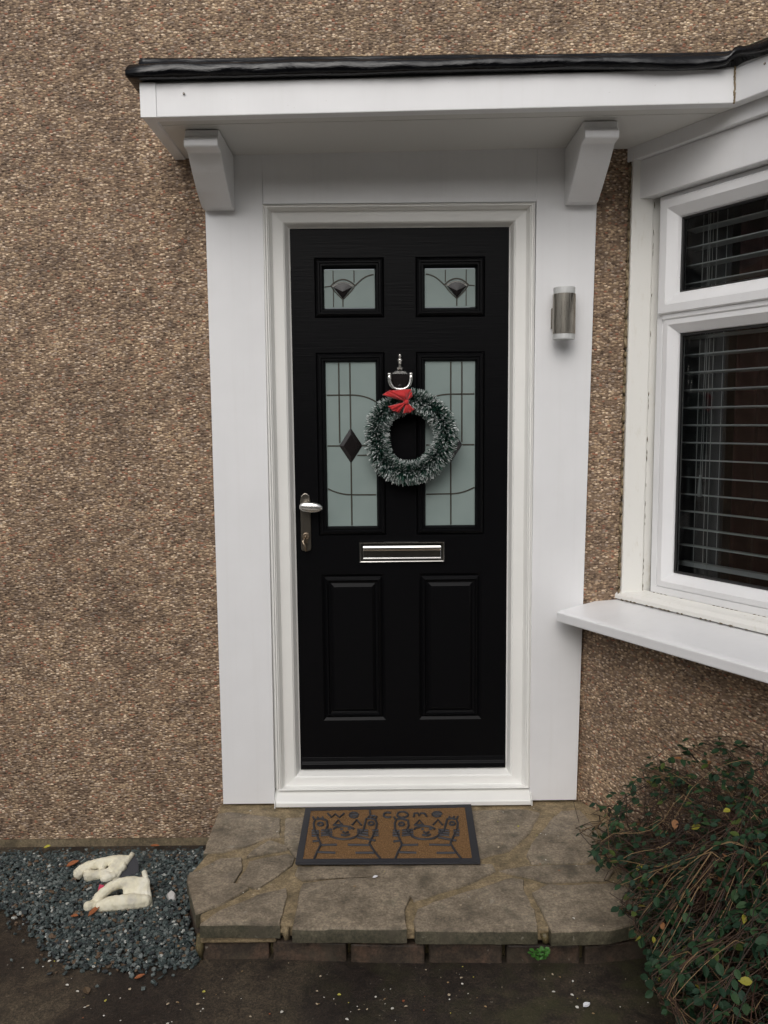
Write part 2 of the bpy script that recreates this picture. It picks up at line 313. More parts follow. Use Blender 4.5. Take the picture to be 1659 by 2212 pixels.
MAT_STROKES = [
    [(-0.274, -0.106), (-0.259, -0.137), (-0.247, -0.112), (-0.231, -0.138), (-0.216, -0.108)],
    [(-0.195, -0.121), (-0.166, -0.119), (-0.165, -0.12), (-0.169, -0.11), (-0.176, -0.103), (-0.185, -0.102), (-0.192, -0.107), (-0.196, -0.117), (-0.195, -0.127), (-0.189, -0.136), (-0.181, -0.14), (-0.173, -0.138), (-0.167, -0.131)],
    [(-0.124, -0.086), (-0.122, -0.128), (-0.104, -0.129)],
    [(-0.049, -0.109), (-0.056, -0.105), (-0.063, -0.105), (-0.069, -0.109), (-0.074, -0.115), (-0.075, -0.124), (-0.074, -0.132), (-0.069, -0.139), (-0.063, -0.142), (-0.056, -0.142), (-0.05, -0.139)],
    [(0.011, -0.123), (0.009, -0.133), (0.003, -0.141), (-0.005, -0.145), (-0.013, -0.145), (-0.02, -0.14), (-0.026, -0.132), (-0.027, -0.122), (-0.025, -0.112), (-0.02, -0.104), (-0.012, -0.1), (-0.003, -0.1), (0.004, -0.105), (0.009, -0.113), (0.011, -0.123)],
    [(0.031, -0.139), (0.034, -0.113), (0.047, -0.113), (0.051, -0.135), (0.056, -0.114), (0.071, -0.114), (0.077, -0.137)],
    [(0.098, -0.12), (0.131, -0.12), (0.131, -0.12), (0.129, -0.111), (0.122, -0.105), (0.113, -0.104), (0.104, -0.108), (0.099, -0.116), (0.098, -0.125), (0.102, -0.134), (0.11, -0.139), (0.119, -0.138), (0.127, -0.133)],
    [(-0.298, -0.416), (-0.292, -0.371), (-0.283, -0.325), (-0.298, -0.272), (-0.313, -0.219), (-0.319, -0.177), (-0.315, -0.152), (-0.295, -0.146), (-0.274, -0.159), (-0.269, -0.196), (-0.275, -0.232), (-0.263, -0.261)],
    [(-0.087, -0.417), (-0.107, -0.37), (-0.123, -0.32), (-0.113, -0.276), (-0.101, -0.224), (-0.099, -0.182), (-0.104, -0.157), (-0.12, -0.148), (-0.137, -0.152), (-0.14, -0.187), (-0.145, -0.234), (-0.153, -0.258)],
    [(-0.285, -0.186), (-0.287, -0.195), (-0.293, -0.198), (-0.3, -0.194), (-0.304, -0.186), (-0.302, -0.177), (-0.295, -0.174), (-0.288, -0.177), (-0.285, -0.186)],
    [(-0.109, -0.185), (-0.112, -0.193), (-0.119, -0.197), (-0.125, -0.193), (-0.128, -0.185), (-0.125, -0.176), (-0.119, -0.173), (-0.112, -0.176), (-0.109, -0.185)],
    [(-0.319, -0.15), (-0.324, -0.133)],
    [(-0.303, -0.15), (-0.308, -0.134)],
    [(-0.286, -0.15), (-0.291, -0.134)],
    [(-0.131, -0.15), (-0.128, -0.134)],
    [(-0.116, -0.15), (-0.113, -0.134)],
    [(-0.103, -0.151), (-0.1, -0.134)],
    [(-0.262, -0.227), (-0.264, -0.238), (-0.263, -0.25), (-0.259, -0.261), (-0.253, -0.272), (-0.244, -0.28), (-0.233, -0.287), (-0.221, -0.291), (-0.209, -0.293), (-0.197, -0.292), (-0.185, -0.288), (-0.175, -0.282), (-0.167, -0.274), (-0.161, -0.263), (-0.158, -0.252), (-0.159, -0.241), (-0.162, -0.229)],
    [(-0.247, -0.222), (-0.241, -0.213), (-0.233, -0.207), (-0.223, -0.203), (-0.213, -0.202), (-0.202, -0.204), (-0.192, -0.208), (-0.184, -0.215), (-0.177, -0.223)],
    [(-0.248, -0.194), (-0.234, -0.158), (-0.218, -0.192), (-0.248, -0.194)],
    [(-0.184, -0.193), (-0.169, -0.157), (-0.152, -0.196)],
    [(-0.225, -0.223), (-0.215, -0.224)],
    [(-0.198, -0.222), (-0.188, -0.222)],
    [(-0.214, -0.242), (-0.205, -0.252), (-0.196, -0.242)],
    [(-0.219, -0.261), (-0.204, -0.268), (-0.19, -0.26)],
    [(-0.321, -0.231), (-0.297, -0.234)],
    [(-0.289, -0.231), (-0.251, -0.225)],
    [(-0.166, -0.227), (-0.128, -0.235)],
    [(-0.114, -0.235), (-0.093, -0.233)],
    [(-0.32, -0.248), (-0.295, -0.251)],
    [(-0.288, -0.249), (-0.25, -0.243)],
    [(-0.165, -0.245), (-0.128, -0.252)],
    [(-0.113, -0.253), (-0.093, -0.251)],
    [(-0.318, -0.266), (-0.294, -0.268)],
    [(-0.287, -0.266), (-0.249, -0.26)],
    [(-0.165, -0.262), (-0.127, -0.27)],
    [(-0.113, -0.27), (-0.093, -0.268)],
    [(-0.164, -0.28), (-0.103, -0.304)],
    [(-0.312, -0.305), (-0.287, -0.3)],
    [(-0.282, -0.329), (-0.23, -0.328)],
    [(-0.193, -0.329), (-0.123, -0.333)],
    [(-0.292, -0.374), (-0.232, -0.38)],
    [(-0.167, -0.381), (-0.107, -0.382)],
    [(-0.039, -0.421), (-0.029, -0.377), (-0.015, -0.33), (-0.025, -0.278), (-0.036, -0.225), (-0.037, -0.183), (-0.03, -0.158), (-0.011, -0.153), (0.01, -0.165), (0.011, -0.202), (0.002, -0.238), (0.011, -0.267)],
    [(0.171, -0.423), (0.156, -0.375), (0.145, -0.326), (0.159, -0.281), (0.176, -0.23), (0.182, -0.188), (0.18, -0.163), (0.164, -0.154), (0.147, -0.159), (0.14, -0.193), (0.131, -0.24), (0.12, -0.263)],
    [(-0.004, -0.192), (-0.007, -0.201), (-0.014, -0.204), (-0.02, -0.2), (-0.023, -0.192), (-0.02, -0.183), (-0.013, -0.18), (-0.007, -0.183), (-0.004, -0.192)],
    [(0.171, -0.191), (0.168, -0.2), (0.161, -0.203), (0.155, -0.199), (0.153, -0.191), (0.156, -0.182), (0.163, -0.179), (0.169, -0.182), (0.171, -0.191)],
    [(-0.034, -0.156), (-0.038, -0.14)],
    [(-0.019, -0.156), (-0.022, -0.14)],
    [(-0.002, -0.157), (-0.005, -0.14)],
    [(0.153, -0.156), (0.157, -0.14)],
    [(0.168, -0.157), (0.173, -0.14)],
    [(0.181, -0.157), (0.186, -0.141)],
    [(0.015, -0.233), (0.012, -0.244), (0.012, -0.256), (0.014, -0.267), (0.02, -0.277), (0.028, -0.286), (0.038, -0.293), (0.049, -0.297), (0.062, -0.299), (0.074, -0.298), (0.086, -0.294), (0.096, -0.288), (0.105, -0.279), (0.112, -0.269), (0.116, -0.258), (0.117, -0.246), (0.115, -0.235)],
    [(0.03, -0.228), (0.037, -0.219), (0.046, -0.213), (0.056, -0.209), (0.066, -0.208), (0.077, -0.21), (0.086, -0.214), (0.094, -0.221), (0.1, -0.229)],
    [(0.032, -0.2), (0.05, -0.164), (0.062, -0.198), (0.032, -0.2)],
    [(0.096, -0.199), (0.115, -0.163), (0.128, -0.202)],
    [(0.053, -0.229), (0.062, -0.229)],
    [(0.08, -0.227), (0.09, -0.228)],
    [(0.061, -0.248), (0.069, -0.258), (0.079, -0.247)],
    [(0.055, -0.267), (0.069, -0.274), (0.083, -0.266)],
    [(-0.044, -0.237), (-0.02, -0.239)],
    [(-0.013, -0.237), (0.026, -0.231)],
    [(0.111, -0.233), (0.148, -0.241)],
    [(0.162, -0.241), (0.183, -0.239)],
    [(-0.045, -0.254), (-0.021, -0.257)],
    [(-0.013, -0.255), (0.025, -0.249)],
    [(0.11, -0.25), (0.147, -0.258)],
    [(0.161, -0.258), (0.181, -0.257)],
    [(-0.045, -0.271), (-0.021, -0.274)],
    [(-0.014, -0.272), (0.025, -0.266)],
    [(0.109, -0.268), (0.145, -0.275)],
    [(0.159, -0.276), (0.179, -0.274)],
    [(0.108, -0.286), (0.166, -0.31)],
    [(-0.043, -0.311), (-0.017, -0.306)],
    [(-0.015, -0.335), (0.038, -0.334)],
    [(0.074, -0.334), (0.144, -0.338)],
    [(-0.029, -0.38), (0.03, -0.385)],
    [(0.095, -0.387), (0.155, -0.388)],
]
GLOVE_A = [(-0.967, -0.196, -0.099, 0.012), (-0.973, -0.196, -0.1, 0.013), (-0.98, -0.197, -0.1, 0.013), (-0.987, -0.197, -0.101, 0.014), (-0.993, -0.198, -0.101, 0.015), (-1.0, -0.198, -0.101, 0.015), (-1.006, -0.199, -0.102, 0.016), (-1.014, -0.2, -0.102, 0.016), (-1.021, -0.201, -0.103, 0.016), (-1.028, -0.202, -0.104, 0.017), (-1.035, -0.203, -0.105, 0.017), (-1.042, -0.204, -0.105, 0.017), (-1.05, -0.205, -0.106, 0.017), (-1.057, -0.207, -0.107, 0.017), (-1.063, -0.208, -0.108, 0.017), (-1.071, -0.21, -0.11, 0.017), (-1.077, -0.212, -0.111, 0.017), (-1.084, -0.214, -0.112, 0.017), (-1.091, -0.215, -0.113, 0.017), (-1.095, -0.217, -0.114, 0.017), (-1.098, -0.219, -0.115, 0.017), (-1.101, -0.221, -0.117, 0.018), (-1.104, -0.222, -0.118, 0.018), (-1.107, -0.224, -0.119, 0.018), (-1.11, -0.226, -0.12, 0.018), (-1.112, -0.228, -0.121, 0.018), (-1.114, -0.23, -0.122, 0.019), (-1.115, -0.231, -0.123, 0.019), (-1.117, -0.233, -0.124, 0.019), (-1.119, -0.235, -0.126, 0.02), (-1.12, -0.237, -0.127, 0.02), (-0.975, -0.222, -0.116, 0.016), (-0.98, -0.224, -0.117, 0.016), (-0.986, -0.227, -0.119, 0.017), (-0.991, -0.229, -0.121, 0.017), (-0.996, -0.232, -0.122, 0.017), (-1.001, -0.234, -0.124, 0.018), (-1.006, -0.237, -0.126, 0.018), (-1.013, -0.239, -0.127, 0.018), (-1.019, -0.24, -0.128, 0.018), (-1.025, -0.242, -0.129, 0.018), (-1.031, -0.244, -0.13, 0.018), (-1.037, -0.246, -0.132, 0.018), (-1.043, -0.248, -0.133, 0.018), (-1.047, -0.248, -0.133, 0.018), (-1.05, -0.248, -0.133, 0.018), (-1.054, -0.249, -0.134, 0.018), (-1.058, -0.249, -0.134, 0.017), (-1.061, -0.249, -0.134, 0.017), (-1.065, -0.249, -0.134, 0.017), (-1.067, -0.25, -0.135, 0.018), (-1.07, -0.251, -0.135, 0.018), (-1.073, -0.252, -0.136, 0.019), (-1.075, -0.253, -0.136, 0.019), (-1.078, -0.253, -0.137, 0.019), (-1.08, -0.254, -0.137, 0.02), (-0.997, -0.255, -0.137, 0.014), (-0.999, -0.256, -0.137, 0.014), (-1.002, -0.257, -0.138, 0.015), (-1.005, -0.258, -0.139, 0.015), (-1.007, -0.26, -0.14, 0.015), (-1.01, -0.261, -0.141, 0.016), (-1.012, -0.262, -0.141, 0.016), (-1.014, -0.263, -0.142, 0.016), (-1.016, -0.263, -0.142, 0.016), (-1.017, -0.264, -0.143, 0.015), (-1.019, -0.265, -0.143, 0.015), (-1.021, -0.265, -0.143, 0.015), (-1.022, -0.266, -0.144, 0.015), (-0.993, -0.207, -0.107, 0.016), (-0.995, -0.209, -0.108, 0.016), (-0.997, -0.212, -0.11, 0.016), (-1.0, -0.214, -0.111, 0.016), (-1.002, -0.216, -0.113, 0.016), (-1.004, -0.219, -0.114, 0.016), (-1.007, -0.221, -0.116, 0.016), (-1.006, -0.224, -0.118, 0.016), (-1.006, -0.228, -0.12, 0.016), (-1.006, -0.231, -0.122, 0.016), (-1.006, -0.234, -0.124, 0.016), (-1.006, -0.237, -0.126, 0.016), (-1.005, -0.241, -0.128, 0.016), (-1.045, -0.212, -0.111, 0.013), (-1.045, -0.215, -0.113, 0.013), (-1.045, -0.218, -0.114, 0.013), (-1.045, -0.221, -0.116, 0.013), (-1.044, -0.224, -0.118, 0.012), (-1.044, -0.227, -0.12, 0.012), (-1.044, -0.23, -0.122, 0.012), (-1.045, -0.233, -0.123, 0.012), (-1.046, -0.235, -0.125, 0.012), (-1.046, -0.237, -0.126, 0.013), (-1.047, -0.239, -0.128, 0.013), (-1.048, -0.242, -0.129, 0.013), (-1.049, -0.244, -0.13, 0.013), (-0.964, -0.196, -0.099, 0.012), (-0.969, -0.196, -0.1, 0.013), (-0.974, -0.197, -0.1, 0.013), (-0.98, -0.197, -0.1, 0.014), (-0.985, -0.197, -0.101, 0.015), (-0.99, -0.198, -0.101, 0.015), (-0.995, -0.198, -0.101, 0.016), (-0.967, -0.202, -0.103, 0.012), (-0.973, -0.202, -0.103, 0.013), (-0.978, -0.203, -0.104, 0.013), (-0.983, -0.203, -0.104, 0.014), (-0.988, -0.203, -0.104, 0.015), (-0.993, -0.204, -0.105, 0.015), (-0.998, -0.204, -0.105, 0.016), (-0.971, -0.208, -0.107, 0.012), (-0.976, -0.208, -0.107, 0.013), (-0.981, -0.208, -0.107, 0.013), (-0.986, -0.209, -0.108, 0.014), (-0.991, -0.209, -0.108, 0.015), (-0.996, -0.21, -0.108, 0.015), (-1.001, -0.21, -0.109, 0.016), (-0.974, -0.214, -0.111, 0.012), (-0.979, -0.214, -0.111, 0.013), (-0.984, -0.214, -0.111, 0.013), (-0.989, -0.215, -0.112, 0.014), (-0.994, -0.215, -0.112, 0.015), (-0.999, -0.216, -0.112, 0.015), (-1.004, -0.216, -0.113, 0.016), (-0.977, -0.22, -0.114, 0.012), (-0.982, -0.22, -0.115, 0.013), (-0.987, -0.22, -0.115, 0.013), (-0.992, -0.221, -0.115, 0.014), (-0.997, -0.221, -0.116, 0.015), (-1.002, -0.222, -0.116, 0.015), (-1.008, -0.222, -0.116, 0.016), (-0.98, -0.226, -0.118, 0.012), (-0.985, -0.226, -0.118, 0.013), (-0.99, -0.226, -0.119, 0.013), (-0.995, -0.227, -0.119, 0.014), (-1.0, -0.227, -0.119, 0.015), (-1.006, -0.228, -0.12, 0.015), (-1.011, -0.228, -0.12, 0.016), (-0.983, -0.231, -0.122, 0.012), (-0.988, -0.232, -0.122, 0.013), (-0.993, -0.232, -0.122, 0.013), (-0.999, -0.233, -0.123, 0.014), (-1.004, -0.233, -0.123, 0.015), (-1.009, -0.233, -0.123, 0.015), (-1.014, -0.234, -0.124, 0.016), (-0.986, -0.237, -0.126, 0.012), (-0.991, -0.238, -0.126, 0.013), (-0.997, -0.238, -0.126, 0.013), (-1.002, -0.238, -0.126, 0.014), (-1.007, -0.239, -0.127, 0.015), (-1.012, -0.239, -0.127, 0.015), (-1.017, -0.24, -0.127, 0.016), (-0.99, -0.243, -0.129, 0.012), (-0.995, -0.243, -0.13, 0.013), (-1.0, -0.244, -0.13, 0.013), (-1.005, -0.244, -0.13, 0.014), (-1.01, -0.245, -0.13, 0.015), (-1.015, -0.245, -0.131, 0.015), (-1.02, -0.245, -0.131, 0.016), (-0.993, -0.249, -0.133, 0.012), (-0.998, -0.249, -0.133, 0.013), (-1.003, -0.25, -0.134, 0.013), (-1.008, -0.25, -0.134, 0.014), (-1.013, -0.251, -0.134, 0.015), (-1.018, -0.251, -0.134, 0.015), (-1.023, -0.251, -0.135, 0.016), (-0.996, -0.255, -0.137, 0.012), (-1.001, -0.255, -0.137, 0.013), (-1.006, -0.256, -0.137, 0.013), (-1.011, -0.256, -0.137, 0.014), (-1.016, -0.256, -0.138, 0.015), (-1.021, -0.257, -0.138, 0.015), (-1.026, -0.257, -0.138, 0.016)]
GLOVE_B = [(-0.836, -0.432, -0.13, 0.02), (-0.842, -0.433, -0.131, 0.021), (-0.847, -0.434, -0.131, 0.021), (-0.853, -0.436, -0.131, 0.022), (-0.858, -0.437, -0.132, 0.023), (-0.864, -0.438, -0.132, 0.023), (-0.87, -0.439, -0.133, 0.024), (-0.874, -0.44, -0.133, 0.024), (-0.879, -0.44, -0.133, 0.024), (-0.884, -0.441, -0.133, 0.025), (-0.889, -0.442, -0.133, 0.025), (-0.894, -0.443, -0.133, 0.025), (-0.899, -0.444, -0.134, 0.025), (-0.906, -0.445, -0.134, 0.025), (-0.912, -0.446, -0.134, 0.024), (-0.919, -0.447, -0.134, 0.024), (-0.925, -0.448, -0.134, 0.024), (-0.932, -0.449, -0.135, 0.023), (-0.939, -0.45, -0.135, 0.023), (-0.943, -0.45, -0.135, 0.022), (-0.948, -0.451, -0.135, 0.022), (-0.952, -0.452, -0.135, 0.021), (-0.957, -0.452, -0.135, 0.02), (-0.962, -0.453, -0.135, 0.02), (-0.966, -0.454, -0.135, 0.019), (-0.968, -0.454, -0.136, 0.018), (-0.969, -0.455, -0.137, 0.018), (-0.971, -0.456, -0.137, 0.017), (-0.972, -0.457, -0.138, 0.016), (-0.974, -0.458, -0.138, 0.016), (-0.975, -0.459, -0.139, 0.015), (-0.85, -0.374, -0.08, 0.012), (-0.858, -0.375, -0.08, 0.013), (-0.866, -0.375, -0.08, 0.014), (-0.873, -0.376, -0.079, 0.015), (-0.881, -0.376, -0.079, 0.016), (-0.888, -0.377, -0.079, 0.017), (-0.896, -0.377, -0.078, 0.018), (-0.903, -0.378, -0.079, 0.018), (-0.909, -0.379, -0.079, 0.018), (-0.916, -0.381, -0.079, 0.018), (-0.923, -0.382, -0.08, 0.018), (-0.929, -0.383, -0.08, 0.018), (-0.936, -0.384, -0.08, 0.018), (-0.94, -0.386, -0.081, 0.018), (-0.944, -0.387, -0.082, 0.018), (-0.947, -0.389, -0.083, 0.018), (-0.951, -0.39, -0.084, 0.017), (-0.955, -0.392, -0.085, 0.017), (-0.959, -0.393, -0.086, 0.017), (-0.961, -0.396, -0.087, 0.017), (-0.964, -0.398, -0.089, 0.017), (-0.966, -0.4, -0.091, 0.017), (-0.969, -0.402, -0.092, 0.016), (-0.971, -0.404, -0.094, 0.016), (-0.974, -0.407, -0.096, 0.016), (-0.977, -0.409, -0.097, 0.016), (-0.979, -0.411, -0.099, 0.016), (-0.982, -0.413, -0.1, 0.015), (-0.985, -0.416, -0.102, 0.015), (-0.988, -0.418, -0.103, 0.015), (-0.991, -0.42, -0.105, 0.015), (-0.992, -0.422, -0.107, 0.015), (-0.992, -0.424, -0.108, 0.015), (-0.993, -0.426, -0.11, 0.015), (-0.994, -0.428, -0.112, 0.015), (-0.995, -0.43, -0.113, 0.015), (-0.996, -0.433, -0.115, 0.015), (-0.996, -0.434, -0.117, 0.015), (-0.995, -0.436, -0.118, 0.015), (-0.995, -0.438, -0.12, 0.014), (-0.995, -0.44, -0.121, 0.014), (-0.994, -0.441, -0.123, 0.014), (-0.994, -0.443, -0.124, 0.014), (-0.972, -0.405, -0.094, 0.014), (-0.975, -0.408, -0.097, 0.014), (-0.978, -0.412, -0.1, 0.014), (-0.98, -0.415, -0.102, 0.014), (-0.983, -0.419, -0.105, 0.015), (-0.986, -0.422, -0.108, 0.015), (-0.989, -0.426, -0.11, 0.015), (-0.991, -0.429, -0.113, 0.015), (-0.994, -0.432, -0.115, 0.015), (-0.996, -0.435, -0.117, 0.015), (-0.999, -0.438, -0.119, 0.015), (-1.002, -0.441, -0.121, 0.015), (-1.004, -0.444, -0.124, 0.015), (-1.005, -0.445, -0.125, 0.015), (-1.006, -0.447, -0.126, 0.016), (-1.007, -0.449, -0.128, 0.016), (-1.008, -0.451, -0.129, 0.016), (-1.009, -0.452, -0.13, 0.017), (-1.01, -0.454, -0.132, 0.017), (-0.849, -0.374, -0.081, 0.013), (-0.853, -0.375, -0.081, 0.013), (-0.856, -0.376, -0.082, 0.014), (-0.86, -0.377, -0.082, 0.014), (-0.864, -0.378, -0.082, 0.014), (-0.867, -0.379, -0.083, 0.015), (-0.871, -0.38, -0.083, 0.015), (-0.874, -0.381, -0.084, 0.016), (-0.878, -0.382, -0.084, 0.016), (-0.881, -0.384, -0.086, 0.016), (-0.884, -0.386, -0.087, 0.016), (-0.887, -0.388, -0.088, 0.016), (-0.89, -0.39, -0.09, 0.015), (-0.894, -0.392, -0.091, 0.015), (-0.897, -0.394, -0.092, 0.015), (-0.9, -0.396, -0.094, 0.015), (-0.903, -0.398, -0.095, 0.015), (-0.848, -0.379, -0.085, 0.013), (-0.852, -0.38, -0.085, 0.013), (-0.855, -0.381, -0.086, 0.014), (-0.859, -0.382, -0.086, 0.014), (-0.862, -0.383, -0.086, 0.014), (-0.866, -0.384, -0.087, 0.015), (-0.87, -0.385, -0.087, 0.015), (-0.873, -0.386, -0.088, 0.016), (-0.877, -0.387, -0.088, 0.016), (-0.88, -0.388, -0.089, 0.016), (-0.883, -0.39, -0.09, 0.016), (-0.886, -0.392, -0.091, 0.016), (-0.89, -0.393, -0.092, 0.015), (-0.893, -0.395, -0.093, 0.015), (-0.896, -0.396, -0.095, 0.015), (-0.899, -0.398, -0.096, 0.015), (-0.903, -0.4, -0.097, 0.015), (-0.847, -0.384, -0.088, 0.013), (-0.851, -0.385, -0.089, 0.013), (-0.854, -0.386, -0.089, 0.014), (-0.858, -0.387, -0.09, 0.014), (-0.861, -0.388, -0.09, 0.014), (-0.865, -0.389, -0.091, 0.015), (-0.868, -0.389, -0.091, 0.015), (-0.872, -0.39, -0.092, 0.016), (-0.875, -0.391, -0.092, 0.016), (-0.879, -0.393, -0.093, 0.016), (-0.882, -0.394, -0.094, 0.016), (-0.885, -0.395, -0.095, 0.016), (-0.889, -0.396, -0.095, 0.015), (-0.892, -0.398, -0.096, 0.015), (-0.895, -0.399, -0.097, 0.015), (-0.899, -0.4, -0.097, 0.015), (-0.902, -0.401, -0.098, 0.015), (-0.846, -0.388, -0.092, 0.013), (-0.849, -0.389, -0.093, 0.013), (-0.853, -0.39, -0.093, 0.014), (-0.857, -0.391, -0.094, 0.014), (-0.86, -0.392, -0.094, 0.014), (-0.864, -0.393, -0.095, 0.015), (-0.867, -0.394, -0.095, 0.015), (-0.871, -0.395, -0.096, 0.016), (-0.874, -0.396, -0.096, 0.016), (-0.878, -0.397, -0.097, 0.016), (-0.881, -0.398, -0.097, 0.016), (-0.885, -0.399, -0.097, 0.016), (-0.888, -0.399, -0.098, 0.015), (-0.891, -0.4, -0.098, 0.015), (-0.895, -0.401, -0.099, 0.015), (-0.898, -0.402, -0.099, 0.015), (-0.902, -0.403, -0.099, 0.015), (-0.845, -0.393, -0.096, 0.013), (-0.848, -0.394, -0.097, 0.013), (-0.852, -0.395, -0.097, 0.014), (-0.855, -0.396, -0.098, 0.014), (-0.859, -0.397, -0.098, 0.014), (-0.862, -0.398, -0.099, 0.015), (-0.866, -0.399, -0.099, 0.015), (-0.87, -0.4, -0.1, 0.016), (-0.873, -0.401, -0.1, 0.016), (-0.877, -0.401, -0.1, 0.016), (-0.88, -0.402, -0.1, 0.016), (-0.884, -0.402, -0.1, 0.016), (-0.887, -0.403, -0.101, 0.015), (-0.891, -0.403, -0.101, 0.015), (-0.894, -0.403, -0.101, 0.015), (-0.898, -0.404, -0.101, 0.015), (-0.901, -0.404, -0.101, 0.015), (-0.844, -0.397, -0.1, 0.013), (-0.847, -0.398, -0.101, 0.013), (-0.851, -0.399, -0.101, 0.014), (-0.854, -0.4, -0.101, 0.014), (-0.858, -0.4, -0.101, 0.014), (-0.862, -0.401, -0.102, 0.015), (-0.865, -0.402, -0.102, 0.015), (-0.869, -0.402, -0.102, 0.016), (-0.873, -0.403, -0.102, 0.016), (-0.876, -0.403, -0.102, 0.016), (-0.88, -0.404, -0.102, 0.016), (-0.883, -0.404, -0.102, 0.016), (-0.887, -0.405, -0.102, 0.015), (-0.89, -0.405, -0.102, 0.015), (-0.894, -0.405, -0.102, 0.015), (-0.897, -0.406, -0.102, 0.015), (-0.901, -0.406, -0.102, 0.015), (-0.842, -0.402, -0.104, 0.013), (-0.846, -0.403, -0.105, 0.013), (-0.85, -0.403, -0.105, 0.014), (-0.853, -0.404, -0.105, 0.014), (-0.857, -0.405, -0.105, 0.014), (-0.861, -0.405, -0.105, 0.015), (-0.864, -0.406, -0.106, 0.015), (-0.868, -0.407, -0.106, 0.016), (-0.871, -0.407, -0.106, 0.016), (-0.875, -0.407, -0.106, 0.016), (-0.879, -0.407, -0.105, 0.016), (-0.882, -0.408, -0.105, 0.016), (-0.886, -0.408, -0.105, 0.015), (-0.889, -0.408, -0.104, 0.015), (-0.893, -0.408, -0.104, 0.015), (-0.897, -0.408, -0.104, 0.015), (-0.9, -0.408, -0.103, 0.015), (-0.841, -0.406, -0.108, 0.013), (-0.845, -0.407, -0.108, 0.013), (-0.849, -0.408, -0.109, 0.014), (-0.852, -0.409, -0.109, 0.014), (-0.856, -0.409, -0.109, 0.014), (-0.859, -0.41, -0.109, 0.015), (-0.863, -0.411, -0.11, 0.015), (-0.867, -0.411, -0.11, 0.016), (-0.87, -0.412, -0.11, 0.016), (-0.874, -0.412, -0.11, 0.016), (-0.878, -0.411, -0.109, 0.016), (-0.881, -0.411, -0.108, 0.016), (-0.885, -0.411, -0.107, 0.015), (-0.889, -0.41, -0.107, 0.015), (-0.893, -0.41, -0.106, 0.015), (-0.896, -0.409, -0.105, 0.015), (-0.9, -0.409, -0.105, 0.015), (-0.84, -0.411, -0.112, 0.013), (-0.844, -0.412, -0.112, 0.013), (-0.847, -0.412, -0.113, 0.014), (-0.851, -0.413, -0.113, 0.014), (-0.855, -0.414, -0.113, 0.014), (-0.858, -0.415, -0.113, 0.015), (-0.862, -0.415, -0.114, 0.015), (-0.865, -0.416, -0.114, 0.016), (-0.869, -0.417, -0.114, 0.016), (-0.873, -0.416, -0.113, 0.016), (-0.877, -0.415, -0.112, 0.016), (-0.88, -0.414, -0.111, 0.016), (-0.884, -0.414, -0.11, 0.015), (-0.888, -0.413, -0.109, 0.015), (-0.892, -0.412, -0.108, 0.015), (-0.896, -0.411, -0.107, 0.015), (-0.9, -0.411, -0.106, 0.015), (-0.839, -0.416, -0.116, 0.013), (-0.843, -0.416, -0.116, 0.013), (-0.846, -0.417, -0.117, 0.014), (-0.85, -0.418, -0.117, 0.014), (-0.853, -0.418, -0.117, 0.014), (-0.857, -0.419, -0.117, 0.015), (-0.861, -0.42, -0.117, 0.015), (-0.864, -0.42, -0.118, 0.016), (-0.868, -0.421, -0.118, 0.016), (-0.872, -0.42, -0.117, 0.016), (-0.876, -0.419, -0.115, 0.016), (-0.879, -0.418, -0.114, 0.016), (-0.883, -0.417, -0.113, 0.015), (-0.887, -0.416, -0.111, 0.015), (-0.891, -0.415, -0.11, 0.015), (-0.895, -0.413, -0.109, 0.015), (-0.899, -0.412, -0.107, 0.015), (-0.838, -0.42, -0.12, 0.013), (-0.842, -0.421, -0.12, 0.013), (-0.845, -0.422, -0.12, 0.014), (-0.849, -0.422, -0.121, 0.014), (-0.852, -0.423, -0.121, 0.014), (-0.856, -0.424, -0.121, 0.015), (-0.86, -0.424, -0.121, 0.015), (-0.863, -0.425, -0.122, 0.016), (-0.867, -0.426, -0.122, 0.016), (-0.871, -0.424, -0.12, 0.016), (-0.875, -0.423, -0.119, 0.016), (-0.879, -0.421, -0.117, 0.016), (-0.883, -0.42, -0.115, 0.015), (-0.887, -0.418, -0.114, 0.015), (-0.891, -0.417, -0.112, 0.015), (-0.895, -0.415, -0.111, 0.015), (-0.899, -0.414, -0.109, 0.015), (-0.837, -0.425, -0.124, 0.013), (-0.84, -0.425, -0.124, 0.013), (-0.844, -0.426, -0.124, 0.014), (-0.848, -0.427, -0.124, 0.014), (-0.851, -0.427, -0.125, 0.014), (-0.855, -0.428, -0.125, 0.015), (-0.858, -0.429, -0.125, 0.015), (-0.862, -0.43, -0.126, 0.016), (-0.866, -0.43, -0.126, 0.016), (-0.87, -0.428, -0.124, 0.016), (-0.874, -0.427, -0.122, 0.016), (-0.878, -0.425, -0.12, 0.016), (-0.882, -0.423, -0.118, 0.015), (-0.886, -0.421, -0.116, 0.015), (-0.89, -0.419, -0.114, 0.015), (-0.894, -0.417, -0.112, 0.015), (-0.898, -0.416, -0.11, 0.015)]
CUFF_A = [(-0.9509, -0.1787, -0.0885), (-0.9644, -0.2038, -0.1043), (-0.9791, -0.2314, -0.1218), (-0.9923, -0.2625, -0.1414)]
CUFF_B = [(-0.8628, -0.3494, -0.0586), (-0.8482, -0.3741, -0.0805), (-0.8309, -0.4106, -0.1126), (-0.8174, -0.4449, -0.1425)]
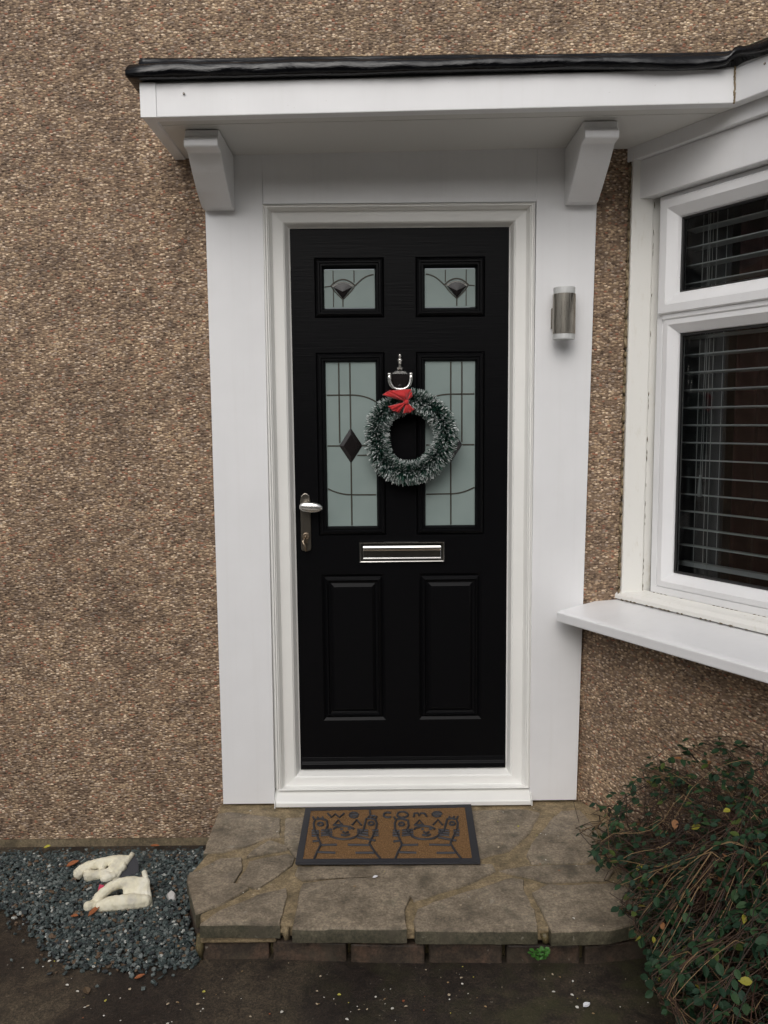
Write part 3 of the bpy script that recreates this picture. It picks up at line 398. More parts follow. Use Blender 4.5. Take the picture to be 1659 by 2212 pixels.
# ================================================================ ground
def gz(x, y):
    t = max(0, min(1, -y/.76)); return -.171+.051*t
mb = MB()
xs = [-60,-20,-8,-4,-3,-2.5,-2,-1.5,-1,-.5,0,.5,1,1.5,2,3,4,8,20,60]; ys = [-60,-20,-9,-6,-4.5,-3.5,-3,-2.5,-2,-1.6,-1.2,-1,-.76,-.5,-.25,0,.05]
vs = [(x, y, gz(x, y)) for y in ys for x in xs]; nx = len(xs)
mb.add(vs, [(j*nx+i, j*nx+i+1, (j+1)*nx+i+1, (j+1)*nx+i) for j in range(len(ys)-1) for i in range(nx-1)])
tag(mb.build('driveway', m_drive, smooth=True), kind='structure')

mb = MB(); mb.box(-12, 12, -4.6, -1.45, -.118, -.110)
tag(mb.build('path', m_bounce), kind='structure')  # pale slab added out of view to bounce light under the canopy
# ================================================================ house
house = thing('house', 'brown pebbledash house wall around the black front door', 'house')
WY = .025                       # face of the render
mb = MB()
def wallbox(x0, x1, z0, z1): mb.box(x0, x1, WY, WY+.28, z0, z1)
mb2 = MB()
# wall with openings for the door and the bay
def holes(mb, X, Z, hol, y0, y1):
    # plate between y0 (front) and y1 (back) with rectangular holes, hole edges closed
    cells = set()
    for i in range(len(X)-1):
        for j in range(len(Z)-1):
            cx, cz = (X[i]+X[i+1])/2, (Z[j]+Z[j+1])/2
            if not any(a < cx < b and c < cz < d for a, b, c, d in hol): cells.add((i, j))
    nz = len(Z); vs = [(x, y, z) for y in (y0, y1) for x in X for z in Z]; N = len(X)*nz
    fs = []
    for i, j in cells:
        a, b, c, d = i*nz+j, (i+1)*nz+j, (i+1)*nz+j+1, i*nz+j+1
        fs += [(a, b, c, d), (a+N, d+N, c+N, b+N)]
        for (p, q, nb) in ((a, b, (i, j-1)), (b, c, (i+1, j)), (c, d, (i, j+1)), (d, a, (i-1, j))):
            if nb not in cells: fs.append((p, p+N, q+N, q))
    mb.add(vs, fs)
holes(mb, [-6,-.466,.4625,.80,3.60,7], [-.138,-.06,2.142,2.26,5.2], [(-.466,.4625,-.2,2.142), (.80,3.60,-.2,2.26)], WY, WY+.28)
mb.build('wall', m_dash, house)
mb = MB()
mb.box(-6, -.70, WY+.003, WY+.2, -.30, -.1385)
mb.build('plinth', m_plinth, house, bevel=.003)

# ---- bay: everything follows the 60 degree splay
NX, NY = .8660254, .5
def bayx(c, y): return (c+.5*(-y))/NX           # x on the splay line at offset c
YF = -.69
def bay_path(c):                                # c: plan offset of the line (frame line is .753)
    yf = YF-(.753-c)
    return [(bayx(c, .10), .10), (bayx(c, yf), yf), (4.4-bayx(c, yf), yf), (4.4-bayx(c, .10), .10)]
mb = MB()
sweep(mb, bay_path(.571), [(0, -.30), (0, .705), (-.16, .705), (-.16, -.30)])
mb.build('bay_wall', m_dash, house)
# sill: sloping top, runs from the architrave round the bay
sill = MB()
yf = YF-(.753-.4376)
pf = [(0,.694), (0,.728), (-.02,.733), (-.315,.757), (-.315,.70), (-.12,.700), (-.10,.694)]
sweep(sill, [(bayx(.4376, -.062), -.062), (bayx(.4376, yf), yf), (4.4-bayx(.4376, yf), yf), (4.4-bayx(.4376, -.062), -.062)], pf)
# corner fill between sill end and wall
sill.prism([(.5515,-.0625,.7285), (.662,-.0015,.7315), (.662,.023,.733), (.815,.023,.7575), (.8245,.0952,.7578)], (0,0,-.03))
sl = sill.build('window_sill', m_white, house, bevel=.004)
mb = MB()
sweep(mb, bay_path(.68), [(0,.757), (0,.772), (-.012,.785), (-.08,.790), (-.08,.755)])
mb.build('window_board', m_wood, house, bevel=.002)
# head: pelmet boards under the soffit
mb = MB()
sweep(mb, bay_path(.711), [(0,2.150), (0,2.276), (-.05,2.276), (-.05,2.150)])
sweep(mb, bay_path(.690), [(0,2.2765), (0,2.3238), (-.06,2.3238), (-.06,2.2765)])
mb.build('pelmet', m_white, house, bevel=.003)
# corner post between wall and bay window
mb = MB()
mb.prism([(.787,0,.757), (.862,0,.757), (.862,.06,.757), (.787,.06,.757)], (.008,0,1.545))
mb.prism([(.864,.008,.757), (.893,.008,.757), (.905,.07,.757), (.864,.07,.757)], (.006,0,1.545))
mb.build('corner_post', m_wood, house, bevel=.003)
mb = MB()
for i in range(46):
    z0 = .76+i*.033; x = .785+.008*(i/46.)
    mb.tube([(x+random.uniform(-.002,.002), .021, z0), (x+random.uniform(-.003,.002), .018, z0+.012), (x+random.uniform(-.002,.002), .021, z0+.034)], [.004+random.random()*.004 for _ in range(3)], 6)
mb.build('mortar_fillet', m_mortar, house, smooth=True)

# perished sealant and grime in the sill joints
mb = MB(); d_ = Vector((.5, -NX))
def seam(p0, p1, n, r0, jit, skip):
    p0, p1 = Vector(p0), Vector(p1)
    for i in range(n):
        if random.random() < skip: continue
        q0 = p0.lerp(p1, i/n); q1 = p0.lerp(p1, (i+random.uniform(.5,1))/n); j = Vector((random.gauss(0,jit), random.gauss(0,jit), 0))
        mb.tube([q0+j, q0.lerp(q1, .5)+j*.3, q1-j], [r0*.4, r0*random.uniform(.6,1.5), r0*.3], 5)
xa = bayx(.679, -.02)
seam((xa, -.02, .7575), (xa+.5*.75, -.02-NX*.75, .7575), 40, .0022, .0012, .35)
seam((bayx(.752, -.02), -.02, .7895), (bayx(.752, -.6), -.6, .7895), 40, .0016, .0006, .45)
seam((.8635,-.0005,.775), (.871,-.0005,2.14), 60, .0013, .0005, .55)
seam((.896,.002,.79), (.902,.002,2.14), 60, .0013, .0005, .6)
seam((.785,-.002,.757), (.80,-.002,.7575), 4, .004, .002, 0)
tag(mb.build('perished_sealant', m_grime, house, smooth=True), kind='stuff')

# ---- bay windows
def bay_window(p0, t, L, mulls, label):
    n = Vector((t[1], -t[0])); T = Vector(t); P = Vector(p0)
    def fr(s, d, z): q = P+T*s+n*d; return (q.x, q.y, z)
    wnd = MB()
    Z0, Z1, ZT = .788, 2.149, 1.750
    W = L/mulls
    win = MB(); glass = MB(); gask = MB(); sash = MB(); bead = MB()
    win.rings(0, L, Z0, Z1, [(0,-.055), (0,-.002), (.004,.002), (.026,.002), (.030,-.004), (.030,-.055)], fr)
    for i in range(mulls):
        a, b = i*W+(.030 if i == 0 else .018), (i+1)*W-(.030 if i == mulls-1 else .018)
        # fixed lower light with deep bevelled bead
        bead.rings(a, b, Z0+.027, ZT-.010, [(0,-.006), (.003,.004), (.022,.006), (.050,-.016), (.055,-.030), (.055,-.045)], fr)
        gask.rings(a+.052, b-.052, Z0+.079, ZT-.062, [(0,-.024), (.004,-.020), (.009,-.024), (.009,-.032)], fr)
        glass.rings(a+.058, b-.058, Z0+.085, ZT-.068, [(0,-.028)], fr, cap=True)
        # top hung fanlight sash, proud of the frame
        sash.rings(a-.012, b+.012, ZT+.004, Z1-.018, [(0,-.004), (0,.014), (.004,.019), (.030,.018), ((.060,.060,.064,.060),-.004), ((.065,.065,.070,.065),-.016), ((.065,.065,.070,.065),-.04)], fr)
        gask.rings(a+.050, b-.050, ZT+.070, Z1-.080, [(0,-.018), (.004,-.013), (.009,-.016), (.009,-.03)], fr)
        glass.rings(a+.055, b-.055, ZT+.075, Z1-.085, [(0,-.024)], fr, cap=True)
    for i in range(mulls+1):      # transoms and mullions
        if 0 < i < mulls: win.rings(i*W-.02, i*W+.02, Z0+.03, Z1-.03, [(0,-.05), (0,.002), (.004,.004)], fr, cap=True)
    win.rings(.028, L-.028, ZT-.014, ZT+.006, [(0,-.05), (0,.007), (.003,.009)], fr, cap=True)
    w_ = win.build('window', m_white, house, bevel=.0015); tag(w_, label)
    bead.build('glazing_bead', m_white, w_); sash.build('fanlight_sash', m_white, w_); gask.build('gasket', m_dark, w_, fix=False)
    g = glass.build('pane', m_glass, w_, fix=False)
    # venetian blind inside
    bl = thing('venetian_blind', None, 'blind')
    s_ = MB(); c_ = MB()
    def slab(s0, s1, d0, d1, z0, z1, z2=None, z3=None):
        pts = [fr(s0, d0, z0), fr(s1, d0, z0), fr(s1, d1, z1), fr(s0, d1, z1)]
        s_.add(pts+[(x, y, z-.0042) for x, y, z in pts], [(0,1,2,3), (4,7,6,5), (0,4,5,1), (2,6,7,3), (0,3,7,4), (1,5,6,2)])
    z = .90; a0 = .045; a1 = L-.045
    while z < 2.08:
        slab(a0, a1, -.085, -.130, z+.0015, z-.002); z += .0600
    s_.build('slats', m_slat, bl, fix=False)
    h_ = MB(); 
    pts = [fr(a0, -.085, 2.09), fr(a1, -.085, 2.09), fr(a1, -.13, 2.09), fr(a0, -.13, 2.09)]; h_.prism(pts, (0,0,.04)); h_.build('head_rail', m_slat, bl); h_ = MB()
    pts = [fr(a0, -.09, .885), fr(a1, -.09, .885), fr(a1, -.125, .885), fr(a0, -.125, .885)]; h_.prism(pts, (0,0,.014)); h_.build('bottom_rail', m_slat, bl)
    for s in [a0+.07, a0+.125] + [a0+.07+.4*j for j in range(1, int(L/.4))]:
        for dd in (-.083, -.132): c_.tube([fr(s, dd, .89), fr(s, dd, 2.1)], .0011, 5)
    for s in (a0+.092, a0+.099): c_.tube([fr(s, -.078, 1.20), fr(s+.004, -.078, 1.6), fr(s, -.08, 2.1)], .0012, 5)
    c_.build('cords', m_cord, bl, fix=False)
    k_ = MB(); k_.tube([fr(a0+.092, -.078, 1.21), fr(a0+.092, -.078, 1.19), fr(a0+.092, -.078, 1.14), fr(a0+.092, -.078, 1.135)], [.003,.005,.008,.006], 10); k_.build('cord_pull', m_opal, bl, smooth=True)
    return bl
c0 = (bayx(.753, -.022), -.022); yc = YF; c1 = (bayx(.753, yc), yc)
Ls = (Vector(c1)-Vector(c0)).length
b1 = bay_window(c0, (.5, -NX), Ls-.03, 1, 'white splayed bay window nearest the front door'); b1['label'] = 'grey venetian blind behind the splayed window beside the door'
b2 = bay_window((c1[0]+.03, yc), (1, 0), 4.4-2*c1[0]-.06, 3, 'white front window of the bay'); b2['label'] = 'wide grey venetian blind behind the front of the bay'
mb = MB(); mb.tube([(c1[0]+.005, yc+.03, .788), (c1[0]+.005, yc+.03, 2.149)], .034, 12); mb.build('corner_pole', m_white, house, smooth=True)
# room behind the bay
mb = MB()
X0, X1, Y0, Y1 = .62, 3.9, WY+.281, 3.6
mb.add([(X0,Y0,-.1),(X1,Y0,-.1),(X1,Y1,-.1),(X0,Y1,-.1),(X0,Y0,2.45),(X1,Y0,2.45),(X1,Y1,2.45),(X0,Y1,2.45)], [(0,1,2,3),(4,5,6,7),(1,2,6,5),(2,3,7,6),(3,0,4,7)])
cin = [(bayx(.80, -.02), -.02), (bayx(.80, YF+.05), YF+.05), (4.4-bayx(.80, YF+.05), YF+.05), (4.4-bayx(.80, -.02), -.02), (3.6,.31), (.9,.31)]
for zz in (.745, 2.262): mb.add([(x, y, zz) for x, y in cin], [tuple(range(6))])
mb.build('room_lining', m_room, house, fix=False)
def curtain(p0, p1, z0, z1, amp, folds, m, name, label):
    mb = MB(); n = folds*10; a, b = Vector(p0), Vector(p1); t = (b-a); nn = Vector((t.y, -t.x)).normalized(); vs = []
    for i in range(n+1):
        u = i/n; q = a+t*u+nn*amp*math.sin(u*folds*2*PI+.6*math.sin(u*9)); vs += [(q.x, q.y, z0), (q.x, q.y, z1)]
    mb.add(vs, [(2*i, 2*i+2, 2*i+3, 2*i+1) for i in range(n)])
    o = mb.build(name, m, smooth=True, fix=False); md = o.modifiers.new('s', 'SOLIDIFY'); md.thickness = .004
    return tag(o, label, 'curtain')
curtain((1.12,-.12), (1.36,-.52), .72, 2.25, .02, 5, m_curtain, 'curtain', 'dark red curtain hanging inside the bay window')
curtain((.99,.10), (1.10,-.10), .72, 2.25, .014, 4, m_voile, 'net_curtain', 'thin grey curtain at the door side of the bay window')

# ---- canopy
canopy = []
def tilt(x): return .013*(min(x, 1.0)+.75)
xc = (.65+.5*.385)/NX
yb = YF-(.753-.65)
cpath = [(-.767, WY), (-.767, -.375), (xc, -.388), (bayx(.65, yb), yb), (4.4-bayx(.65, yb), yb), (4.4-bayx(.65, WY), WY)]
mb = MB(); sweep(mb, cpath, [(0,2.297), (0,2.394), (-.006,2.396), (-.006,2.424), (-.038,2.424), (-.038,2.297)], tilt); f_ = mb.build('fascia', m_white, house, bevel=.003)
# joint strips and fixing pins
mb = MB()
mb.box(-.7695, -.722, -.3785, -.372, 2.2968, 2.3945)
mb.build('fascia_end_cap', m_white, f_, bevel=.001)
mb = MB()
for i in range(14):
    z = 2.318+i*.0073
    mb.tube([(xc-.0005+random.uniform(-.002,.002), -.3885, z), (xc+random.uniform(-.002,.002), -.390, z+.0085)], [.002+random.random()*.0018, .002+random.random()*.0018], 6)
mb.build('joint_mastic', m_mortar, f_, smooth=True)
for x, z in ((-.64,2.362), (.135,2.367), (.885,2.374), (1.02,2.395)):
    y = -.3785 if x < .95 else -.390-(x-xc)*1.732-.001
    mb = MB(); mb.lathe([(.0012,-.002),(.0032,-.0012),(.0032,.001)], (x, y-.001, z), 'y', 10); mb.build('fixing_pin', m_pewter, f_)
# soffit boards with v grooves
mb = MB()
plan = [(-.7655, WY-.001), (-.7655, -.36), (xc-.01, -.37), (bayx(.66, yb), yb+.01), (4.4-bayx(.66, yb), yb+.01), (4.4-bayx(.66, yb), WY-.001)]
# front strip, groove, rear boards: three separate boards
def sof(y0, y1, x1, z):
    mb.add([(-.7, y0, z+tilt(-.7)), (x1, y0, z+tilt(x1)), (x1, y1, z+tilt(x1)), (-.7, y1, z+tilt(-.7)), (-.7, y0, z+.01+tilt(-.7)), (x1, y0, z+.01+tilt(x1)), (x1, y1, z+.01+tilt(x1)), (-.7, y1, z+.01+tilt(-.7))],
           [(0,1,2,3),(7,6,5,4),(0,4,5,1),(2,6,7,3),(0,3,7,4),(1,5,6,2)])
for x0_, x1_ in ((-.730, 1.0),):
    for ya, yb_ in ((-.352,-.2985), (-.2945,-.001+WY)):
        z = 2.3010
        xx0 = -.7305; xx1 = (.63-.5*(ya+yb_)/2)/NX if False else 1.02
        mb.add([(xx0, ya, z+tilt(xx0)), (xx1, ya, z+tilt(xx1)), (xx1, yb_, z+tilt(xx1)), (xx0, yb_, z+tilt(xx0)), (xx0, ya, z+.012+tilt(xx0)), (xx1, ya, z+.012+tilt(xx1)), (xx1, yb_, z+.012+tilt(xx1)), (xx0, yb_, z+.012+tilt(xx0))],
               [(0,1,2,3),(7,6,5,4),(0,4,5,1),(2,6,7,3),(0,3,7,4),(1,5,6,2)])
mb.prism([(1.02,WY,2.3245), (1.02,-.40,2.3245), (bayx(.635, yb)-.005, yb+.03, 2.3245), (4.4-bayx(.635, yb), yb+.03, 2.3245), (4.4-bayx(.6, 0), WY, 2.3245)], (0,0,.012))
mb.build('soffit', m_soffit, house, bevel=.0015)
# bitumen roof edge, lumpy roll of black
mb = MB()
base = [(.0225,2.397), (.028,2.399), (.032,2.405), (.0335,2.417), (.032,2.429), (.027,2.437), (.012,2.444), (.004,2.448), (.003,2.458), (-.001,2.4635), (-.03,2.465), (-.03,2.440), (-.02,2.397)]
rp = []; segs = []
for a, b in zip(cpath[:-1], cpath[1:]):
    L = (Vector(b)-Vector(a)).length; m_ = max(2, int(L/.012)); 
    for i in range(m_): rp.append(Vector(a).lerp(Vector(b), i/m_))
rp.append(Vector(cpath[-1]))
# smooth the inner corner so the felt sags round it
for _ in range(14):
    rp = [rp[0]]+[p if (p-Vector(cpath[1])).length < .05 else (rp[i]*.5+(rp[i-1]+rp[i+1])*.25) for i, p in list(enumerate(rp))[1:-1]]+[rp[-1]]
kk = len(base); vs = []
for i, p in enumerate(rp):
    t0 = (rp[max(i, 1)]-rp[max(i, 1)-1]).normalized(); t1 = (rp[min(i+1, len(rp)-1)]-rp[min(i, len(rp)-2)]).normalized()
    n0 = Vector((t0.y, -t0.x)); n1 = Vector((t1.y, -t1.x)); m_ = (n0+n1); m_ = m_/max(.4, m_.dot(n0))
    sag = -.012*math.exp(-((p.x-.80)/.16)**2)+.022*math.exp(-((p.x-.978)/.030)**2)
    for j, (o, z) in enumerate(base):
        wob = mnoise.noise(Vector((p.x*9, p.y*9+j*.35, 1.3)))*.0045+mnoise.noise(Vector((p.x*31, p.y*31, j*.5)))*.0018; wob2 = mnoise.noise(Vector((p.x*5+7, p.y*5, j*.3)))*.003
        q = p+m_*(o+wob*(1 if j < 9 else 0)); vs.append((q.x, q.y, z+wob2*.8+tilt(q.x)*(1-(z-2.397)/.068)+(sag if j < 5 else sag*.1)))
mb.add(vs, [(i*kk+j, i*kk+(j+1) % kk, (i+1)*kk+(j+1) % kk, (i+1)*kk+j) for i in range(len(rp)-1) for j in range(kk)]+[tuple(range(kk)), tuple(range((len(rp)-1)*kk, len(rp)*kk))[::-1]])
roof = MB()
roof.prism([(-.74,WY-.001,2.4655), (-.74,-.335,2.4655), (xc-.02,-.35,2.4655), (bayx(.69, yb), yb+.03, 2.4655), (4.4-bayx(.69, yb), yb+.03, 2.4655), (4.4-bayx(.65, yb), WY-.001, 2.4655)], (0,0,.006))
r_ = mb.build('roof_edge', m_black, house, smooth=True)
roof.build('felt', m_moss, r_)
# brackets
for xa, xb_, dz in ((-.667,-.562, 0), (.562,.667, .016)):
    mb = MB()
    prof = [(-.001,2.300+dz), (-.262,2.300+dz), (-.266,2.278+dz), (-.285,2.264+dz), (-.285,2.246+dz), (-.280,2.242+dz), (-.236,2.240+dz), (-.180,2.196+dz), (-.115,2.154+dz), (-.045,2.121+dz*.5), (-.001,2.121+dz*.5)]
    mb.prism([(xa, y, z) for y, z in prof], (xb_-xa, 0, 0))
    mb.build('bracket', m_white, house, bevel=.003)

# ---- door surround
mb = MB(); mb.prism([(-.667,0,.002), (-.4765,0,.002), (-.4665,0,2.3088), (-.6645,0,2.3062)], (0,.024,0)); mb.build('architrave', m_white, house, bevel=.002)
mb = MB(); mb.prism([(.4625,0,.004), (.638,0,.004), (.677,0,2.3235), (.4675,0,2.3215)], (0,.024,0)); mb.build('architrave', m_white, house, bevel=.002)
mb = MB(); mb.prism([(-.4662,.0003,2.1435), (.4672,.0003,2.1435), (.4674,.0003,2.323), (-.4664,.0003,2.311)], (0,.0235,0)); mb.build('head_board', m_white, house)
# frame with stepped moulding and bevel down to the leaf
id3 = lambda s, d, z: (s, d, z)
mb = MB()
XL, XR = -.4685, .4655
prof = [((-.009,0,0,0), .0238), ((.002,.002,.002,.002), -.001), ((.006,.006,.0,.004), -.003), ((.009,.009,.0,.006), .003), ((.013,.013,.0,.009), .003), ((.015,.015,.0,.010), .008),
        ((.018,.018,.0,.012), .010), ((.021,.021,.0,.014), .022), ((.027,.027,.001,.017), .034), ((.062,.062,.030,.052), .038), ((.068,.068,.035,.056), .043), ((.079,.076,.044,.063), .068), ((.083,.080,.046,.066), .072), ((.083,.080,.046,.066), .10)]
mb.rings(XL, XR, .054, 2.1425, prof, id3)
fr_ = mb.build('door_frame', m_frame, house)
mb = MB(); mb.prism([(-.470,.036,.058), (-.470,-.026,.021), (-.470,-.030,.017), (-.470,-.030,.0005), (-.470,.10,.0005), (-.470,.10,.058)], (.935,0,0)); mb.build('threshold', m_frame, fr_, bevel=.003)
mb = MB(); mb.prism([(-.474,.036,.060), (-.474,-.018,.026), (-.474,-.034,.020), (-.474,-.034,.0), (-.474,.036,.0)], (.0035,0,0)); mb.build('threshold_end_cap', m_frame, fr_); mb = MB(); mb.prism([(.4655,.036,.060), (.4655,-.018,.026), (.4655,-.034,.020), (.4655,-.034,.0), (.4655,.036,.0)], (.0035,0,0)); mb.build('threshold_end_cap', m_frame, fr_)
# ---- door leaf
DY = .075
leaf = MB()
GX = (.0555, .302)
hol = []
for s in (-1, 1):
    a, b = (GX[0], GX[1]) if s > 0 else (-GX[1], -GX[0])
    hol += [(a, b, 1.768, 1.977), (a, b, .988, 1.647), (a+.006, b-.008, .290, .845)]
X = sorted({-.3865, .3865}|{h[0] for h in hol}|{h[1] for h in hol}); Zs = sorted({.1005, 2.0795}|{h[2] for h in hol}|{h[3] for h in hol})
holes(leaf, X, Zs, hol, DY, DY+.044)
for a, b, z0, z1 in hol:
    if z0 > .9:
        leaf.rings(a, b, z0, z1, [(0,DY), (.003,DY+.004), (.006,DY-.003), (.013,DY-.009), (.018,DY-.009), (.021,DY-.004), (.027,DY-.004), (.032,DY+.004), (.035,DY+.016), (.035,DY+.03)], id3)
    else:
        leaf.rings(a, b, z0, z1, [(0,DY), (.010,DY+.007), (.022,DY-.004), (.0255,DY+.003), (.034,DY+.0055), (.047,DY-.003), (.049,DY-.003)], id3, cap=True)
door = leaf.build('door', m_door, house, fix=False)
tag(door, 'black woodgrain front door with four frosted panes')
mb = MB(); mb.prism([(-.382,DY-.0005,.148), (-.382,DY-.004,.136), (-.382,DY-.0045,.132), (-.382,DY-.012,.124), (-.382,DY-.014,.108), (-.382,DY-.0005,.104)], (.764,0,0)); mb.build('weather_bar', m_door, door, bevel=.002)
mb = MB(); mb.box(-.3905, .3905, DY+.012, DY+.06, .092, .1004); mb.box(-.3905,-.3868,DY+.012,DY+.06,.1004,2.079); mb.box(.3868,.3905,DY+.012,DY+.06,.1004,2.079); mb.box(-.3905,.3905,DY+.012,DY+.06,2.0798,2.085); mb.build('door_seal', m_dark, door)
# panes
GY = DY+.010
def strip(mb, pts, wd, y, th=.0022):
    pts = [Vector((p[0], 0, p[1])) for p in pts]; vs = []; n = len(pts)
    for i, p in enumerate(pts):
        t = (pts[min(i+1, n-1)]-pts[max(i-1, 0)]).normalized(); a = Vector((-t.z, 0, t.x))*wd/2
        for q, yy in ((p+a, y+th), (p+a*.6, y), (p-a*.6, y), (p-a, y+th)): vs.append((q.x, yy, q.z))
    mb.add(vs, [(i*4+j, i*4+j+1, i*4+5+j, i*4+4+j) for i in range(n-1) for j in range(3)])
def arc(cx, cz, rx, rz, a0, a1, n=14): return [(cx+rx*math.cos(math.radians(a0+(a1-a0)*i/n)), cz+rz*math.sin(math.radians(a0+(a1-a0)*i/n))) for i in range(n+1)]
def bez(p0, p1, p2, n=12): return [tuple(p0[k]*(1-t)**2+2*p1[k]*t*(1-t)+p2[k]*t*t for k in (0, 1)) for t in [i/n for i in range(n+1)]]
for s in (-1, 1):
    def mirror(pts): return [((x if s < 0 else -x), z) for x, z in pts]
    lo, hi = (-.268, -.089) if s < 0 else (.089, .268)
    # tall pane
    mb = MB(); mb.box(lo, hi, GY, GY+.006, 1.022, 1.614); p_ = mb.build('pane', m_frost, door)
    L = MB(); yy = GY-.0026
    cx = -.181
    for pts, wd in (([(-.221,1.612),(-.221,1.325)],.0055), ([(cx,1.612),(cx,1.378)],.0055), ([(cx,1.253),(cx,1.024)],.0055),
                    ([(-.266,1.497)]+[(cx,1.497)]+bez((cx,1.497),(-.125,1.497),(-.089,1.472))[1:],.005),
                    ([(-.266,1.315),(-.219,1.315)],.005), ([(-.142,1.315),(-.091,1.315)],.005), ([(-.158,1.280),(-.091,1.280)],.005),
                    (bez((-.267,1.160),(-.225,1.137),(cx,1.137))+[(-.091,1.136)],.005)):
        strip(L, mirror(pts), wd, yy)
    L.build('lead_strip', m_lead, door, fix=False)
    D = MB(); c = (cx if s < 0 else -cx)
    pts = [(c,1.380),(c+.042,1.315),(c,1.251),(c-.042,1.315)]
    D.add([(x, GY-.001, z) for x, z in pts]+[(c+(x-c)*.62, GY-.007, 1.315+(z-1.315)*.62) for x, z in pts]+[(c, GY-.0072, 1.315)], [(0,1,5,4),(1,2,6,5),(2,3,7,6),(3,0,4,7),(4,5,8),(5,6,8),(6,7,8),(7,4,8)])
    D.build('bevelled_diamond', m_diamond, door, fix=False)
    # small upper pane
    mb = MB(); mb.box(lo, hi, GY, GY+.006, 1.804, 1.937); mb.build('pane', m_frost, door)
    L = MB(); c = -.2025
    for pts, wd in ((bez((-.2445,1.881),(-.2025,1.925),(-.158,1.881)),.0055), (bez((-.158,1.881),(-.125,1.918),(-.092,1.919)),.005), ([(-.266,1.878),(-.244,1.880)],.004),
                    ([(-.236,1.934),(-.236,1.890)],.0035), ([(-.236,1.872),(-.236,1.808)],.0035), ([(c,1.834),(c,1.808)],.0045), ([(-.162,1.934),(-.162,1.892)],.0035), (bez((-.243,1.880),(-.235,1.862),(c,1.834)),.004), (bez((-.160,1.880),(-.170,1.862),(c,1.834)),.004)):
        strip(L, mirror(pts), wd, yy)
    L.build('lead_strip', m_lead, door, fix=False)
    B = MB(); top = bez((-.242,1.881),(c,1.911),(-.163,1.881), 10); bot = bez((-.236,1.876),(c,1.9035),(-.169,1.876), 10)
    vs = [(x, GY-.001, z) for x, z in mirror(top)]+[(x, GY-.006, z) for x, z in mirror(bot)]
    B.add(vs, [(i, i+1, i+12, i+11) for i in range(10)]); B.build('clear_bevel', m_bevel, door, fix=False)
    D = MB(); pts = mirror(bot+[(c,1.836)]); cc = (sum(p[0] for p in pts)/len(pts), 1.860)
    D.add([(x, GY-.0058, z) for x, z in pts]+[(cc[0], GY-.008, cc[1])], [(i, (i+1) % len(pts), len(pts)) for i in range(len(pts))]); D.build('bevelled_fan', m_diamond, door, fix=False)
# letter plate
mb = MB()
lp = lambda s, d, z: (s, d, z)
mb.rings(-.155, .157, .888, .965, [(0,DY-.0005), (0,DY-.009), (.0022,DY-.012), (.0042,DY-.0115), (.0052,DY-.009), (.0115,DY-.009), (.0125,DY-.004), (.0125,DY-.002)], lp)
mb.build('letter_plate', m_chrome, door)
mb = MB(); prof = [(DY-.004,.9515), (DY-.010,.9500), (DY-.0135,.9440), (DY-.0135,.9385), (DY-.0095,.9345), (DY-.0085,.9320), (DY-.0085,.9060), (DY-.012,.9030), (DY-.004,.9015)]
mb.prism([(-.1415, y, z) for y, z in prof], (.285, 0, 0)); mb.build('letter_flap', m_chrome, door, bevel=.0012)
# knocker
mb = MB(); mb.lathe([(.001,1.6395),(.0045,1.638),(.0065,1.634),(.005,1.629),(.0045,1.626),(.0075,1.622),(.0100,1.617),(.0075,1.612),(.0055,1.610),(.0100,1.607),(.0055,1.604),(.0050,1.598),(.0085,1.594),(.0120,1.590),(.0100,1.585),(.0050,1.582)], (-.002, DY-.011, 0), 'z', 18)
mb.prism([(-.030,DY-.008,1.570), (.026,DY-.008,1.570), (.020,DY-.008,1.576), (-.002,DY-.008,1.584), (-.024,DY-.008,1.576)], (0,.0075,0))
mb.build('knocker_finial', m_satin, door, smooth=False)
mb = MB(); mb.prism([(x-.002, DY-.006, z) for x, z in ((-.031,1.569),(.031,1.569),(.029,1.545),(.018,1.524),(0,1.512),(-.018,1.524),(-.029,1.545))], (0,.0055,0))
mb.lathe([(.0075,-.019),(.0085,-.015),(.0055,-.010),(.005,-.004)], (-.002, DY, 1.523), 'y', 14)
mb.build('knocker_plate', m_diamond, door, bevel=.001)
mb = MB(); pts = [(-.0385,1.569),(-.0385,1.556),(-.0380,1.544),(-.034,1.531),(-.026,1.521),(-.014,1.5155),(0,1.514),(.014,1.5155),(.026,1.521),(.034,1.531),(.038,1.544),(.0385,1.556),(.0385,1.569)]
mb.tube([(x-.0015, DY-.019, z) for x, z in pts], [.0060,.0068,.0070,.0070,.0062,.0055,.0060,.0055,.0062,.0070,.0070,.0068,.0060], 12, up=(0,1,0))
for s in (-1, 1): mb.tube([(s*.0325-.0015, DY-.019, 1.5695), (s*.0445-.0015, DY-.019, 1.5695)], .0042, 10)
mb.build('knocker_ring', m_satin, door, smooth=True)
